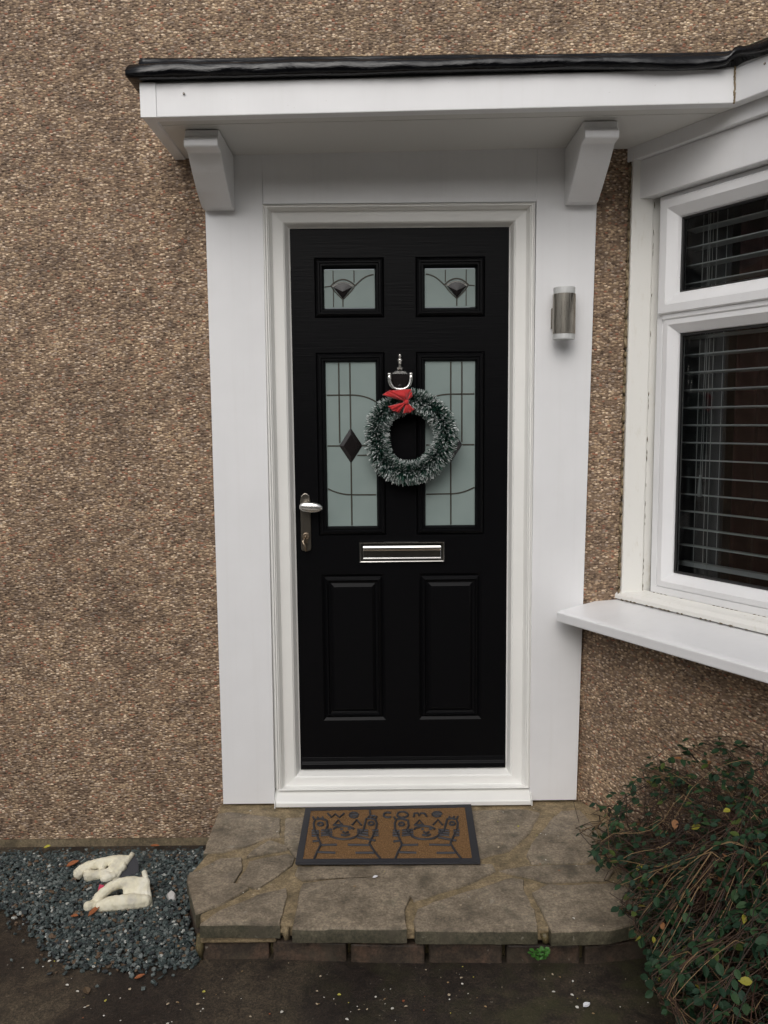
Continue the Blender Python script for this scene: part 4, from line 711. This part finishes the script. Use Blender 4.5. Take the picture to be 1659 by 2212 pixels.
# handle
mb = MB(); pts = [(-.016,.935),(-.019,.945),(-.019,1.118),(-.016,1.134),(-.008,1.143),(.0,1.146),(.008,1.143),(.016,1.134),(.019,1.118),(.019,.945),(.016,.935),(0,.931)]
mb.prism([(x-.3485, DY-.007, z) for x, z in pts], (0,.0065,0)); mb.build('handle_backplate', m_pewter, door, bevel=.003)
mb = MB(); mb.tube([(-.3485, DY-.004, 1.104), (-.3485, DY-.040, 1.104)], .009, 14)
prof = [(-.366,.006),(-.362,.012),(-.352,.0165),(-.338,.0185),(-.320,.0190),(-.304,.017),(-.292,.012),(-.284,.005)]
vs = []; n = 16
for x, r in prof:
    for j in range(n): a = 2*PI*j/n; vs.append((x, DY-.047+r*.55*math.sin(a), 1.099-(x+.35)*.06+r*math.cos(a)))
mb.add(vs, [(i*n+j, i*n+(j+1) % n, (i+1)*n+(j+1) % n, (i+1)*n+j) for i in range(len(prof)-1) for j in range(n)]+[tuple(range(n)), tuple(range((len(prof)-1)*n, len(prof)*n))])
mb.build('handle', m_satin, door, smooth=True)
mb = MB(); mb.lathe([(.0125,-.016),(.0135,-.013),(.0135,-.006)], (-.3485, DY, .988), 'y', 18); mb.prism([(-.3545,DY-.018,.963),(-.3425,DY-.018,.963),(-.3425,DY-.018,.982),(-.3545,DY-.018,.982)], (0,.012,0)); mb.build('lock_cylinder', m_brass, door, bevel=.001)
mb = MB(); mb.lathe([(.003,-.030),(.0032,-.016)], (-.3485, DY, .990), 'y', 8)
mb.tube([(-.3485,DY-.028,.985),(-.3555,DY-.033,.972),(-.3525,DY-.034,.955),(-.3475,DY-.033,.940),(-.3485,DY-.030,.935)], [.003,.006,.0055,.0045,.002], 8)
mb.build('key', m_brass, door, smooth=True)

# ================================================================ wall lamp
lamp = thing('wall_lamp', 'brushed steel cylinder lamp on the white board right of the door', 'lamp')
LC = (.556, -.050)
mb = MB(); mb.lathe([(.0372,1.6925),(.0385,1.6935),(.0385,1.8245),(.0372,1.8255)], (LC[0], LC[1], 0), 'z', 40); b_ = mb.build('body', m_steel, lamp, smooth=True); b_.modifiers.new('e','EDGE_SPLIT')
for z0, z1 in ((1.8258,1.8470), (1.6740,1.6922)):
    mb = MB(); mb.lathe([(.0365,z0),(.0365,z0+.001),(.0365,z1-.001),(.0360,z1)], (LC[0], LC[1], 0), 'z', 40); d_ = mb.build('diffuser', m_opal, lamp, smooth=True); d_.modifiers.new('e','EDGE_SPLIT')
mb = MB(); mb.box(.520,.586,-.012,-.0005,1.715,1.785); mb.box(.535,.575,-.04,-.012,1.72,1.80); mb.build('mounting_plate', m_pewter, lamp, bevel=.003)

# ================================================================ doorstep
step = thing('doorstep', 'crazy paved stone doorstep below the black front door', 'step')
outline = [(-.688,.10), (-.690,-.03), (-.668,-.34), (-.697,-.46), (-.60,-.728), (-.375,-.735), (-.09,-.757), (.184,-.766), (.35,-.770), (.50,-.775), (.66,-.765), (.80,-.72), (.94,-.63), (1.02,-.56), (.70,.10)]
def shrink(pl, d):
    c = Vector((.05, -.30)); return [tuple(Vector(p)+(c-Vector(p)).normalized()*d) for p in pl]
mb = MB(); mb.prism([(x, y, -.30) for x, y in shrink(outline, .075)], (0,0,.245)); mb.build('core', m_mossmortar, step)
mb = MB(); mb.prism([(x, y, -.045) for x, y in shrink(outline, .012)], (0,0,.0385)); mb.build('mortar_bed', m_mortar, step, bevel=.006)
mb = MB()
for pl in SLABS:
    n = len(pl); c = Vector((sum(p[0] for p in pl)/n, sum(p[1] for p in pl)/n)); 
    pts = []
    for i in range(n):
        a, b = Vector(pl[i]), Vector(pl[(i+1) % n]); m_ = max(1, int((b-a).length/.022))
        for j in range(m_):
            q = a.lerp(b, j/m_); q = q+Vector((mnoise.noise(Vector((q.x*30, q.y*30, 0))), mnoise.noise(Vector((q.x*30, q.y*30, 5)))))*.004; pts.append(q)
    tl = (random.uniform(-.006,.006), random.uniform(-.008,.008)); h0 = random.uniform(-.0015,.0015); N = len(pts)
    rr = [(1.0,-.044), (1.0,-.006), (.985,-.0005), (.96,.0), (.6,.001), (.25,.001)]
    vs = []
    for sc, z in rr:
        for q in pts:
            r = c+(q-c)*sc; zz = z if z < -.02 else z+h0+tl[0]*(r.x-c.x)+tl[1]*(r.y-c.y)+mnoise.noise(Vector((r.x*9, r.y*9, 2)))*.0030+mnoise.noise(Vector((r.x*28, r.y*28, 7)))*.0012
            vs.append((r.x, r.y, zz))
    vs.append((c.x, c.y, h0+.001))
    fs = [(i*N+j, i*N+(j+1) % N, (i+1)*N+(j+1) % N, (i+1)*N+j) for i in range(len(rr)-1) for j in range(N)]
    fs += [((len(rr)-1)*N+j, (len(rr)-1)*N+(j+1) % N, len(rr)*N) for j in range(N)]
    mb.add(vs, fs)
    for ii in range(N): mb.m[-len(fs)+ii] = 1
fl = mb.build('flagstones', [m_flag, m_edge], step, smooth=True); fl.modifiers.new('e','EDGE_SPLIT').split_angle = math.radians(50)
# brick riser below the overhanging flags
mb = MB()
def along(pl, d):
    for a, b in zip(pl[:-1], pl[1:]):
        a, b = Vector(a), Vector(b); L = (b-a).length
        if d <= L: return a.lerp(b, d/L), (b-a).normalized()
        d -= L
    return Vector(pl[-1]), (b-a).normalized()
riser = [(-.60,-.712), (-.375,-.714), (-.09,-.735), (.184,-.743), (.50,-.751), (.80,-.70)]
d = 0.0
while d < 1.35:
    Lb = random.uniform(.19,.225); p, t = along(riser, d); q, _ = along(riser, min(d+Lb-.012, 1.44)); nn = Vector((t.y, -t.x))*random.uniform(-.004,.006)
    ang = [(p+nn), (q+nn), (q+nn-Vector((t.y,-t.x))*.09), (p+nn-Vector((t.y,-t.x))*.09)]
    mb.prism([(v.x, v.y, -.16) for v in ang], (0,0,.093)); d += Lb
rr_ = [(-.672,-.34), (-.680,-.46), (-.60,-.70)]
mb.prism([(-.690,-.455,-.2), (-.60,-.700,-.2), (-.56,-.68,-.2), (-.64,-.44,-.2)], (0,0,.15)); mb.prism([(-.678,.0,-.2), (-.660,-.34,-.2), (-.688,-.455,-.2), (-.63,-.44,-.2), (-.63,0,-.2)], (0,0,.15))
mb.build('bricks', m_brick, step, bevel=.006)
mb = MB()
mb.prism([(-.598,-.722,-.068), (-.382,-.724,-.067), (-.384,-.60,-.067), (-.60,-.60,-.068)], (0,0,.021)); o_ = mb.build('levelling_course', m_mortar, step, bevel=.006, bseg=3); mb = MB()
mb = MB()
mb.tube([(-.370,-.722,-.03),(-.352,-.735,-.02),(-.350,-.740,-.045)], [.012,.013,.008], 8)
mb.build('mortar_pointing', m_mortar, step, smooth=True); mb = MB()
mb.tube([(-.599,-.705,-.05),(-.602,-.711,-.09),(-.598,-.708,-.13)], [.012,.013,.010], 8)
mb.build('mortar_pointing', m_mossmortar, step, smooth=True); mb = MB()
mb.tube([(.37,-.76,-.02),(.375,-.765,-.045)], [.012,.010], 8)
mb.build('mortar_pointing', m_mossmortar, step, smooth=True)

# ================================================================ doormat
dm = thing('doormat', 'brown coir doormat with black border and two cats below the word welcome', 'doormat')
cor = [(-.358,-.0595), (.243,-.045), (.230,-.443), (-.356,-.436)]
mb = MB(); mb.prism([(x, y, .004) for x, y in cor], (0,0,.006)); mb.build('backing', m_rubber, dm, bevel=.002)
cc = Vector((-.06,-.246)); inn = [(-.336,-.082), (.218,-.068), (.206,-.420), (-.334,-.414)]
mb = MB()
for i in range(4):
    a, b = cor[i], cor[(i+1) % 4]; c2, d2 = inn[(i+1) % 4], inn[i]
    mb.prism([(a[0],a[1],.0102), (b[0],b[1],.0102), (c2[0],c2[1],.0102), (d2[0],d2[1],.0102)], (0,0,.003))
mb.build('border', m_rubber, dm)
mb = MB(); G = 44
def bil(u, v):
    a = Vector(inn[0]).lerp(Vector(inn[1]), u); b = Vector(inn[3]).lerp(Vector(inn[2]), u); return a.lerp(b, v)
vs = []
for j in range(G+1):
    for i in range(G+1):
        p = bil(i/G, j/G); vs.append((p.x, p.y, .0105+random.uniform(0,.0016)))
mb.add(vs, [(j*(G+1)+i, j*(G+1)+i+1, (j+1)*(G+1)+i+1, (j+1)*(G+1)+i) for j in range(G) for i in range(G)])
for i in range(9000):
    p = bil(random.random(), random.random()); a = random.uniform(0, 2*PI); l = random.uniform(.0015,.0035); h = random.uniform(.0012,.0035)
    mb.add([(p.x, p.y, .0105), (p.x+.0008*math.cos(a+1.6), p.y+.0008*math.sin(a+1.6), .0105), (p.x+l*math.cos(a), p.y+l*math.sin(a), .0115+h)], [(0,1,2)])
mb.build('coir_pile', m_coir, dm, fix=False)
mb = MB()
for st in MAT_STROKES:
    mb.tube([(x, y, .0135) for x, y in st], .0040, 6)
tag(mb.build('raised_pattern', m_rubber, dm), 'black raised lines drawing two cats and the word welcome')
for o in [o for o in C.objects if o.parent == dm]: o.location.z = .001

# ================================================================ wreath
wr = thing('wreath', 'frosted green tinsel christmas wreath with red bow hanging on the door', 'wreath')
WC = Vector((.0315, DY-.052, 1.3465))
mb = MB(); ring = []
def wc(a): return WC+Vector(((.1225+.006*math.sin(3*a+1))*math.cos(a), 0, (.1270+.004*math.sin(2*a))*math.sin(a)))
mb.tube([wc(2*PI*i/48) for i in range(49)], .006, 8, up=(0,1,0)); 
tips = MB()
for i in range(15000):
    a = random.uniform(0, 2*PI); p = wc(a); t = (wc(a+.01)-wc(a-.01)).normalized(); r = p-WC; r.normalize(); y = Vector((0,-1,0))
    b = random.uniform(0, 2*PI); d = (r*math.cos(b)+y*math.sin(b)+t*random.uniform(-.35,.35)).normalized()
    L = random.uniform(.032,.050)*(1.0 if d.y < .3 else .8); 
    if d.dot(r) > .5: L *= 1.0
    if p.y+d.y*L > DY-.013: L = max(.012, (DY-.013-p.y)/max(d.y, .01))
    s = d.cross(Vector((random.uniform(-1,1), random.uniform(-1,1), random.uniform(-1,1)))).normalized()*random.uniform(.0009,.0015)
    sag = Vector((0,0,-1))*L*.05; m1 = p+d*L*random.uniform(.62,.82); e = p+d*L+sag
    mb.add([p-s*.7, p+s*.7, m1+s, m1-s], [(0,1,2,3)])
    if random.random() < (.50 if abs(d.dot(r)) > .45 else .44): tips.add([m1-s*1.05, m1+s*1.05, e+s*.8, e-s*.8], [(0,1,2,3)])
    else: mb.add([m1-s, m1+s, e+s*.4, e-s*.4], [(0,1,2,3)])
mb.build('tinsel', m_green, wr, fix=False); tag(tips.build('frosted_tips', m_tip, wr, fix=False), 'white frosted ends of the tinsel')
# bow
def lobe(mb, c, a, b, depth, n=10, mrows=8):
    c, a, b = Vector(c), Vector(a), Vector(b); vs = []
    for i in range(n+1):
        u = i/n
        for j in range(mrows+1):
            v = j/mrows; e = a.lerp(b, v); p = c.lerp(e, u)
            bul = math.sin(PI*min(1, u*1.02))*math.sin(PI*v)*depth+math.sin(v*4*PI)*.0035*u
            vs.append((p.x, p.y-bul-.004, p.z+.002*math.sin(PI*v)*u))
    mb.add(vs, [(i*(mrows+1)+j, i*(mrows+1)+j+1, (i+1)*(mrows+1)+j+1, (i+1)*(mrows+1)+j) for i in range(n) for j in range(mrows)])
by = WC.y-.046
bow = MB()
lobe(bow, (.018,by,1.468), (-.066,by+.004,1.492), (-.040,by,1.508), .018)
lobe(bow, (.018,by,1.468), (-.044,by,1.506), (.034,by+.004,1.512), .022)
lobe(bow, (.018,by,1.468), (.034,by+.002,1.511), (.040,by+.006,1.488), .008)
lobe(bow, (.016,by,1.466), (-.046,by,1.452), (-.030,by,1.436), .010)
lobe(bow, (.016,by,1.466), (-.030,by,1.437), (-.008,by+.002,1.430), .008)
lobe(bow, (.018,by,1.466), (.006,by,1.428), (.030,by,1.430), .009)
lobe(bow, (.018,by,1.466), (.030,by,1.430), (.046,by+.002,1.442), .007)
bb = bow.build('bow', m_red, wr, smooth=True, fix=False); md = bb.modifiers.new('s','SOLIDIFY'); md.thickness = .0022
mb = MB(); mb.lathe([(.003,-.022),(.008,-.019),(.010,-.012),(.008,-.004),(.004,0)], (.017, by+.004, 1.467), 'y', 12); mb.build('knot', m_red, wr, smooth=True)

# ================================================================ gravel bed
GP = [(-2.6,.02), (-2.6,-.40), (-1.9,-.42), (-1.30,-.44), (-1.213,-.451), (-1.141,-.558), (-1.057,-.666), (-.928,-.748), (-.80,-.765), (-.61,-.752), (-.60,-.72), (-.698,-.46), (-.672,-.34), (-.690,-.03), (-.69,.02)]
def inside(x, y, pl):
    c = False; n = len(pl)
    for i in range(n):
        x0, y0 = pl[i]; x1, y1 = pl[(i+1) % n]
        if (y0 > y) != (y1 > y) and x < (x1-x0)*(y-y0)/(y1-y0)+x0: c = not c
    return c
mb = MB(); cnt = 0
def chip(mb, x, y, z, r, th, tilt_=.5, sq=1.0):
    n = random.choice((4,5,6)); ax = random.uniform(0, 2*PI); tx, ty = random.uniform(-tilt_,tilt_), random.uniform(-tilt_,tilt_); el = random.uniform(.55,1.0)
    R_ = Matrix.Rotation(ax, 3, 'Z') @ Matrix.Rotation(tx, 3, 'X') @ Matrix.Rotation(ty, 3, 'Y'); vs = []
    rad = [r*random.uniform(.75,1.1) for _ in range(n)]
    for zz, sc in ((-th/2,.85), (0,1.0), (th/2,.80)):
        for j in range(n):
            a = 2*PI*j/n; v = R_ @ Vector((rad[j]*math.cos(a)*sc, rad[j]*math.sin(a)*sc*el, zz+random.uniform(-.1,.1)*th)); vs.append((x+v.x, y+v.y, z+v.z))
    mb.add(vs, [tuple(range(n))[::-1], tuple(range(2*n, 3*n))]+[(i*n+j, i*n+(j+1) % n, (i+1)*n+(j+1) % n, (i+1)*n+j) for i in range(2) for j in range(n)])
while cnt < 12500:
    x = random.uniform(-1.75,-.60) if random.random() < .93 else random.uniform(-2.6,-1.75); y = random.uniform(-.86,.02)
    sg = .012 if random.random() < .7 else .045; jx, jy = x+random.gauss(0,sg), y+random.gauss(0,sg)
    if not inside(jx, jy, GP) or (x > -.70 and inside(x, y, outline)): continue
    chip(mb, x, y, gz(x, y)+.002+random.random()*.009+.006*max(0, min(1, (y+.75)/.3))-.018*max(0, min(1, (y+.10)/.10)), random.uniform(.0045,.0105), random.uniform(.003,.007)); cnt += 1
tag(mb.build('gravel', m_gravel, fix=False), 'bed of blue grey slate chippings left of the doorstep', 'gravel', kind='stuff')
# pale flecks, petals and leaf crumbs
mb = MB()
def leaflet(mb, p, d, up_, L, W, fold=.25, mi=0, curl=0):
    d = Vector(d).normalized(); u = Vector(up_); s = d.cross(u)
    if s.length < 1e-4: s = d.cross(Vector((1,0,0)))
    s.normalize(); u = s.cross(d); p = Vector(p)
    prof = [(0,.0),(.25,.42),(.5,.5),(.78,.33),(1,.0)]
    mid = [p+d*L*a-u*curl*L*a*a for a, _ in prof]
    vs = mid+[m_+s*W*w_+u*fold*W*w_ for m_, (a, w_) in list(zip(mid, prof))[1:4]]+[m_-s*W*w_+u*fold*W*w_ for m_, (a, w_) in list(zip(mid, prof))[1:4]]
    mb.add(vs, [(0,1,5),(1,2,6,5),(2,3,7,6),(3,4,7),(0,8,1),(1,8,9,2),(2,9,10,3),(3,10,4)], mi)
for i in range(2600):
    x = random.uniform(-1.5,1.3); y = random.uniform(-1.25,-.03)
    on = inside(x, y, outline)
    if mnoise.noise(Vector((x*5, y*5, 4)))+.25*x < random.uniform(-.25,.40): continue
    if on and random.random() < .72: continue
    if -.38 < x < .26 and -.46 < y < 0: continue
    if y > -.78 and x < -.6 and random.random() < .3: continue
    z = .004 if on else gz(x, y)+(.016 if inside(x, y, GP) else .003)
    L = random.choice((.003,.004,.005,.006,.008,.011))
    leaflet(mb, (x, y, z), (math.cos(i), math.sin(i), random.uniform(-.05,.15)), (random.uniform(-.3,.3), random.uniform(-.3,.3), 1), L, L*.7)
tag(mb.build('leaf_litter', m_litter, fix=False), 'tiny pale petals and leaf crumbs strewn over the step and driveway', 'litter', kind='stuff')
for (x, y, on, L, W, m_, lab, rot) in ((-.111,-.513,1,.018,.013,m_petal,'white petal on the front flagstone of the step', .1),
        (-.995,-.505,0,.055,.020,m_ored,'orange leaf poking out under the front glove', 1.1), (-1.19,-.17,0,.045,.03,m_ored,'rust red leaf at the fingertips of the rear glove', .5),
        (-.94,-.005,0,.05,.018,m_ored,'long orange leaf lying against the wall on the gravel', -.6), (-1.33,-.02,0,.026,.022,m_yel,'small yellow leaf beside the wall at left', .2),
        (-1.05,-.50,0,.03,.018,m_ored,'small orange leaf below the fingers of the front glove', -.4), (.44,-.93,0,.022,.017,m_petal,'large white petal on the dark driveway below the shrub', .4),
        (-.765,-.80,0,.03,.015,m_ored,'curled orange brown leaf in front of the gravel', .3), (.50,-1.09,0,.024,.018,m_yel,'yellow leaf near the bottom edge of the driveway', 1.2), (-.87,-.86,0,.026,.02,m_brownleaf,'pale brown leaf on the tarmac left of the step', 2.2)):
    mb = MB(); leaflet(mb, (0,0,0), (math.cos(rot), math.sin(rot), .08), (0,0,1), L, W, .3, 0, -.15)
    nm = 'petal' if m_ == m_petal else 'fallen_leaf'
    o = mb.build(nm, m_, fix=False); o.location = (x, y, .005 if on else gz(x, y)+(.020 if inside(x, y, GP) else .004)); tag(o, lab, 'petal' if nm == 'petal' else 'leaf'); o.modifiers.new('s','SOLIDIFY').thickness = .0006
mb = MB(); random.seed(11); chip(mb, 0, 0, 0, .024, .026, .3); o = mb.build('stone', m_stone2, bevel=.004); o.location = (-.765,-.385,-.128); tag(o, 'pale rounded stone lying on the gravel beside the step', 'stone')
random.seed(5)

# ================================================================ gloves
def glove(name, label, balls, cuff, flare, pink=None):
    t = thing(name, label, 'glove', 'pair of cream gardening gloves')
    mb = MB()
    for (x, y, z, r) in balls:
        r *= 1.03
        z = max(z, gz(x, y)+r*.7+.014)
        vs = []; fs = []; nu, nv = 8, 5
        vs.append((x, y, z+r))
        for i in range(1, nv):
            th = PI*i/nv
            for j in range(nu): a = 2*PI*j/nu; vs.append((x+r*math.sin(th)*math.cos(a), y+r*math.sin(th)*math.sin(a), z+r*math.cos(th)))
        vs.append((x, y, z-r)); e = len(vs)-1
        for j in range(nu): fs.append((0, 1+j, 1+(j+1) % nu)); fs.append((e, e-nu+(j+1) % nu, e-nu+j))
        for i in range(nv-2):
            for j in range(nu): fs.append((1+i*nu+j, 1+(i+1)*nu+j, 1+(i+1)*nu+(j+1) % nu, 1+i*nu+(j+1) % nu))
        mb.add(vs, fs)
    o = mb.build('hand', m_glove, t, smooth=True, fix=False)
    md = o.modifiers.new('r','REMESH'); md.mode = 'VOXEL'; md.voxel_size = .003; md.use_smooth_shade = True
    md = o.modifiers.new('s','SMOOTH'); md.iterations = 6; md.factor = .5
    tx = bpy.data.textures.new('creases', 'CLOUDS'); tx.noise_scale = .022; tx.noise_depth = 2
    md = o.modifiers.new('d','DISPLACE'); md.texture = tx; md.texture_coords = 'LOCAL'; md.strength = .006; md.mid_level = .5
    # flared cuff: a thick rim and a dark sheet painting in the shade behind it
    mb = MB(); cu = [Vector(c) for c in cuff]; fl = Vector(flare)
    loop = cu+[c+fl for c in cu[::-1]]
    mb.tube(cu, .0085, 8)
    mb.build('cuff_rim', m_glove, t, smooth=True)
    mb = MB(); n = len(cu); mb.add([c for c in cu]+[c+fl*(.75 if i_ else .35)-Vector((0,0,.004)) for i_, c in enumerate(cu)], [(i, i+1, i+1+n, i+n) for i in range(n-1)]); l_ = mb.build('shade_sheet', m_cuff_shade, t, fix=False); l_.modifiers.new('s','SOLIDIFY').thickness = .003
    if pink:
        mb = MB(); mb.prism([(pink[0]-.009,pink[1],pink[2]-.006), (pink[0]+.009,pink[1],pink[2]-.004), (pink[0]+.010,pink[1]+.004,pink[2]+.010), (pink[0]-.005,pink[1]+.004,pink[2]+.012)], (0,.003,0)); mb.build('label_tab', m_pink, t, bevel=.001)
    return t
glove('glove', 'cream gardening glove lying behind the other, painted shade at its cuff', GLOVE_A, CUFF_A, (.062,-.035,-.062))
glove('glove', 'cream gardening glove lying in front, pink tab at its fingers', GLOVE_B, CUFF_B, (.006,.020,-.012), (-1.000,-.372,-.105))

# ================================================================ shrub, bottom right
def shrub():
    t = thing('shrub', 'twiggy green shrub with small oval leaves under the bay window', 'shrub')
    random.seed(21); tw = MB(); lf = MB()
    def inb(p):
        # rough crown: sprawling mound leaning towards the step
        return True
    def grow(p, d, L, r, depth, leafy):
        n = max(4, int(L/.035)); pts = [Vector(p)]; d = Vector(d).normalized()
        for i in range(n):
            d = (d+Vector((random.gauss(0,.13), random.gauss(0,.13), random.gauss(0,.10)-.055-.02*i/n*3))).normalized()
            q = pts[-1]+d*(L/n)
            if q.z < -.10: d.z = abs(d.z)*.4+.1; q.z = -.10
            off = q.x*NX+q.y*NY               # stay outside the bay wall
            if off > .560: q.x -= (off-.560)*NX; q.y -= (off-.560)*NY
            if q.z < .02 and inside(q.x, q.y, outline): q.z = .02
            zm = .05+.82*(q.x-.47)+.35*max(0, q.x-.72)+.09*mnoise.noise(Vector((q.x*6, q.y*6, 3)))
            if q.z > zm: q.z = q.z*.25+zm*.75; d.z = -abs(d.z)*.4-.05
            xm = .53+max(0, .12-q.z)*1.9+.06*mnoise.noise(Vector((q.y*9, q.z*9, 8)))
            if q.x < .80 and q.y > -.30: q.y = -.30-.2*random.random()
            if q.x < xm: q.x = q.x*.35+xm*.65; d.x = abs(d.x)*.3
            pts.append(q)
        rs = [max(.0011, r*(1-.75*i/n)) for i in range(n+1)]
        tw.tube(pts, rs, 4, caps=False)
        for i in range(1, n+1):
            if depth > 0 and random.random() < .55:
                dd = (pts[i]-pts[i-1]).normalized(); sd_ = Vector((random.gauss(0,1), random.gauss(0,1), random.gauss(0,.6))); dd = (dd*.8+sd_.normalized()*.75).normalized()
                grow(pts[i], dd, L*random.uniform(.28,.5), r*.55, depth-1, leafy)
            zq = pts[i].z-(.13+.80*(pts[i].x-.47)); lf_p = leafy*(1.15 if (zq > -.16 or pts[i].x < .72) else .09)
            if i/n > .25 and random.random() < lf_p:
                for s in (-1, 1):
                    if random.random() < .86:
                        dd = (pts[i]-pts[i-1]).normalized(); sd_ = dd.cross(Vector((0,0,1))); 
                        if sd_.length < .1: sd_ = Vector((1,0,0))
                        ld = (dd*.45+sd_.normalized()*s*.8+Vector((0,0,random.uniform(-.6,.15)))).normalized()
                        Lf = random.uniform(.016,.030); leaflet(lf, pts[i], ld, (random.gauss(0,.35), random.gauss(0,.35)-.25, 1), Lf, Lf*random.uniform(.55,.72), .18, 0, random.uniform(0,.2))
    for i in range(230):
        b = Vector((random.uniform(.90,1.50), random.uniform(-1.25,-.75), -.12))
        a = random.uniform(PI*.55, PI*1.35) if random.random() < .65 else random.uniform(0, 2*PI)
        el = random.uniform(.3,1.25); d = Vector((math.cos(a)*math.cos(el), math.sin(a)*math.cos(el)*.7+.15, math.sin(el)))
        grow(b, d, random.uniform(.42,.82), .0036, 2, .62 if i % 3 else .22)
    # long bare arching canes
    for i in range(80):
        b = Vector((random.uniform(.9,1.6), random.uniform(-1.4,-.9), 0)); a = random.uniform(PI*.5, PI*1.4); el = random.uniform(.5,1.1)
        grow(b, Vector((math.cos(a)*math.cos(el), math.sin(a)*math.cos(el)*.6, math.sin(el))), random.uniform(.5,.9), .0026, 1, .08)
    tw.build('twigs', m_twig, t, smooth=True, fix=False); lf.build('leaves', m_leaf, t, smooth=False, fix=False)
    return t
shrub()
mb = MB(); rad = []
for i in range(30):
    a_ = 2*PI*i/30; r_ = .042*(.55+.45*abs(math.cos(2.5*a_))**.7)*(1.15 if math.cos(a_) > -.2 else .7); rad.append((r_*math.cos(a_), r_*math.sin(a_), .008*math.sin(5*a_)))
mb.add([(0,0,-.004)]+rad, [(0, 1+i, 1+(i+1) % 30) for i in range(30)]); o = mb.build('fallen_leaf', m_brownleaf, fix=False); o.location = (.83,-.985,-.06); o.rotation_euler = (.55,-.15,1.9); o.modifiers.new('s','SOLIDIFY').thickness = .0008
tag(o, 'large dead brown maple leaf caught low in the shrub', 'leaf')
# small weed at the foot of the step
t = thing('weed', 'small bright green weed growing from the foot of the step', 'weed'); mb = MB(); st = MB()
random.seed(3)
for i in range(16):
    a = random.uniform(0, 2*PI); h = random.uniform(.01,.045); p = Vector((.352+random.uniform(-.008,.008), -.778, -.085)); q = p+Vector((math.cos(a)*.019, -abs(math.sin(a))*.014-.004, h*.8))
    st.tube([p, p.lerp(q, .6)+Vector((0,0,.004)), q], .0009, 4)
    for s in (-.5, .5, 0): leaflet(mb, q, (math.cos(a+s*1.6), -.4+.5*math.sin(a+s*1.6), .3), (0,-.5,1), .013, .007, .15)
mb.build('leaves', m_weed, t, fix=False); st.build('stems', m_weed, t, fix=False)

# ================================================================ unseen evergreen screen, added to darken reflections in chrome and gloss
mb = MB(); random.seed(9)
for i in range(11000):
    x = random.uniform(-14,14); z = random.uniform(-.15,4.3); y = -9+random.uniform(0,.45)+.25*math.sin(x*1.7)
    if z > 3.9 and random.random() < .5: continue
    leaflet(mb, (x, y, z), (random.gauss(0,1), random.uniform(.2,1), random.gauss(0,1)), (random.gauss(0,1), 1, random.gauss(0,1)), .28, .20)
h = MB(); 
for i in range(56):
    x0 = -14+i*.5; y0 = .25*math.sin(x0*1.7); h.box(x0, x0+.499, -10+y0, -9.1+y0, -.2, 4.05+.15*math.sin(i*2.3))
hd = thing('added_hedge', 'tall dark evergreen screen added out of view to darken reflections', 'added_hedge')
mb.build('leaves', m_hedge, hd, fix=False); h.build('core', m_hedge, hd)
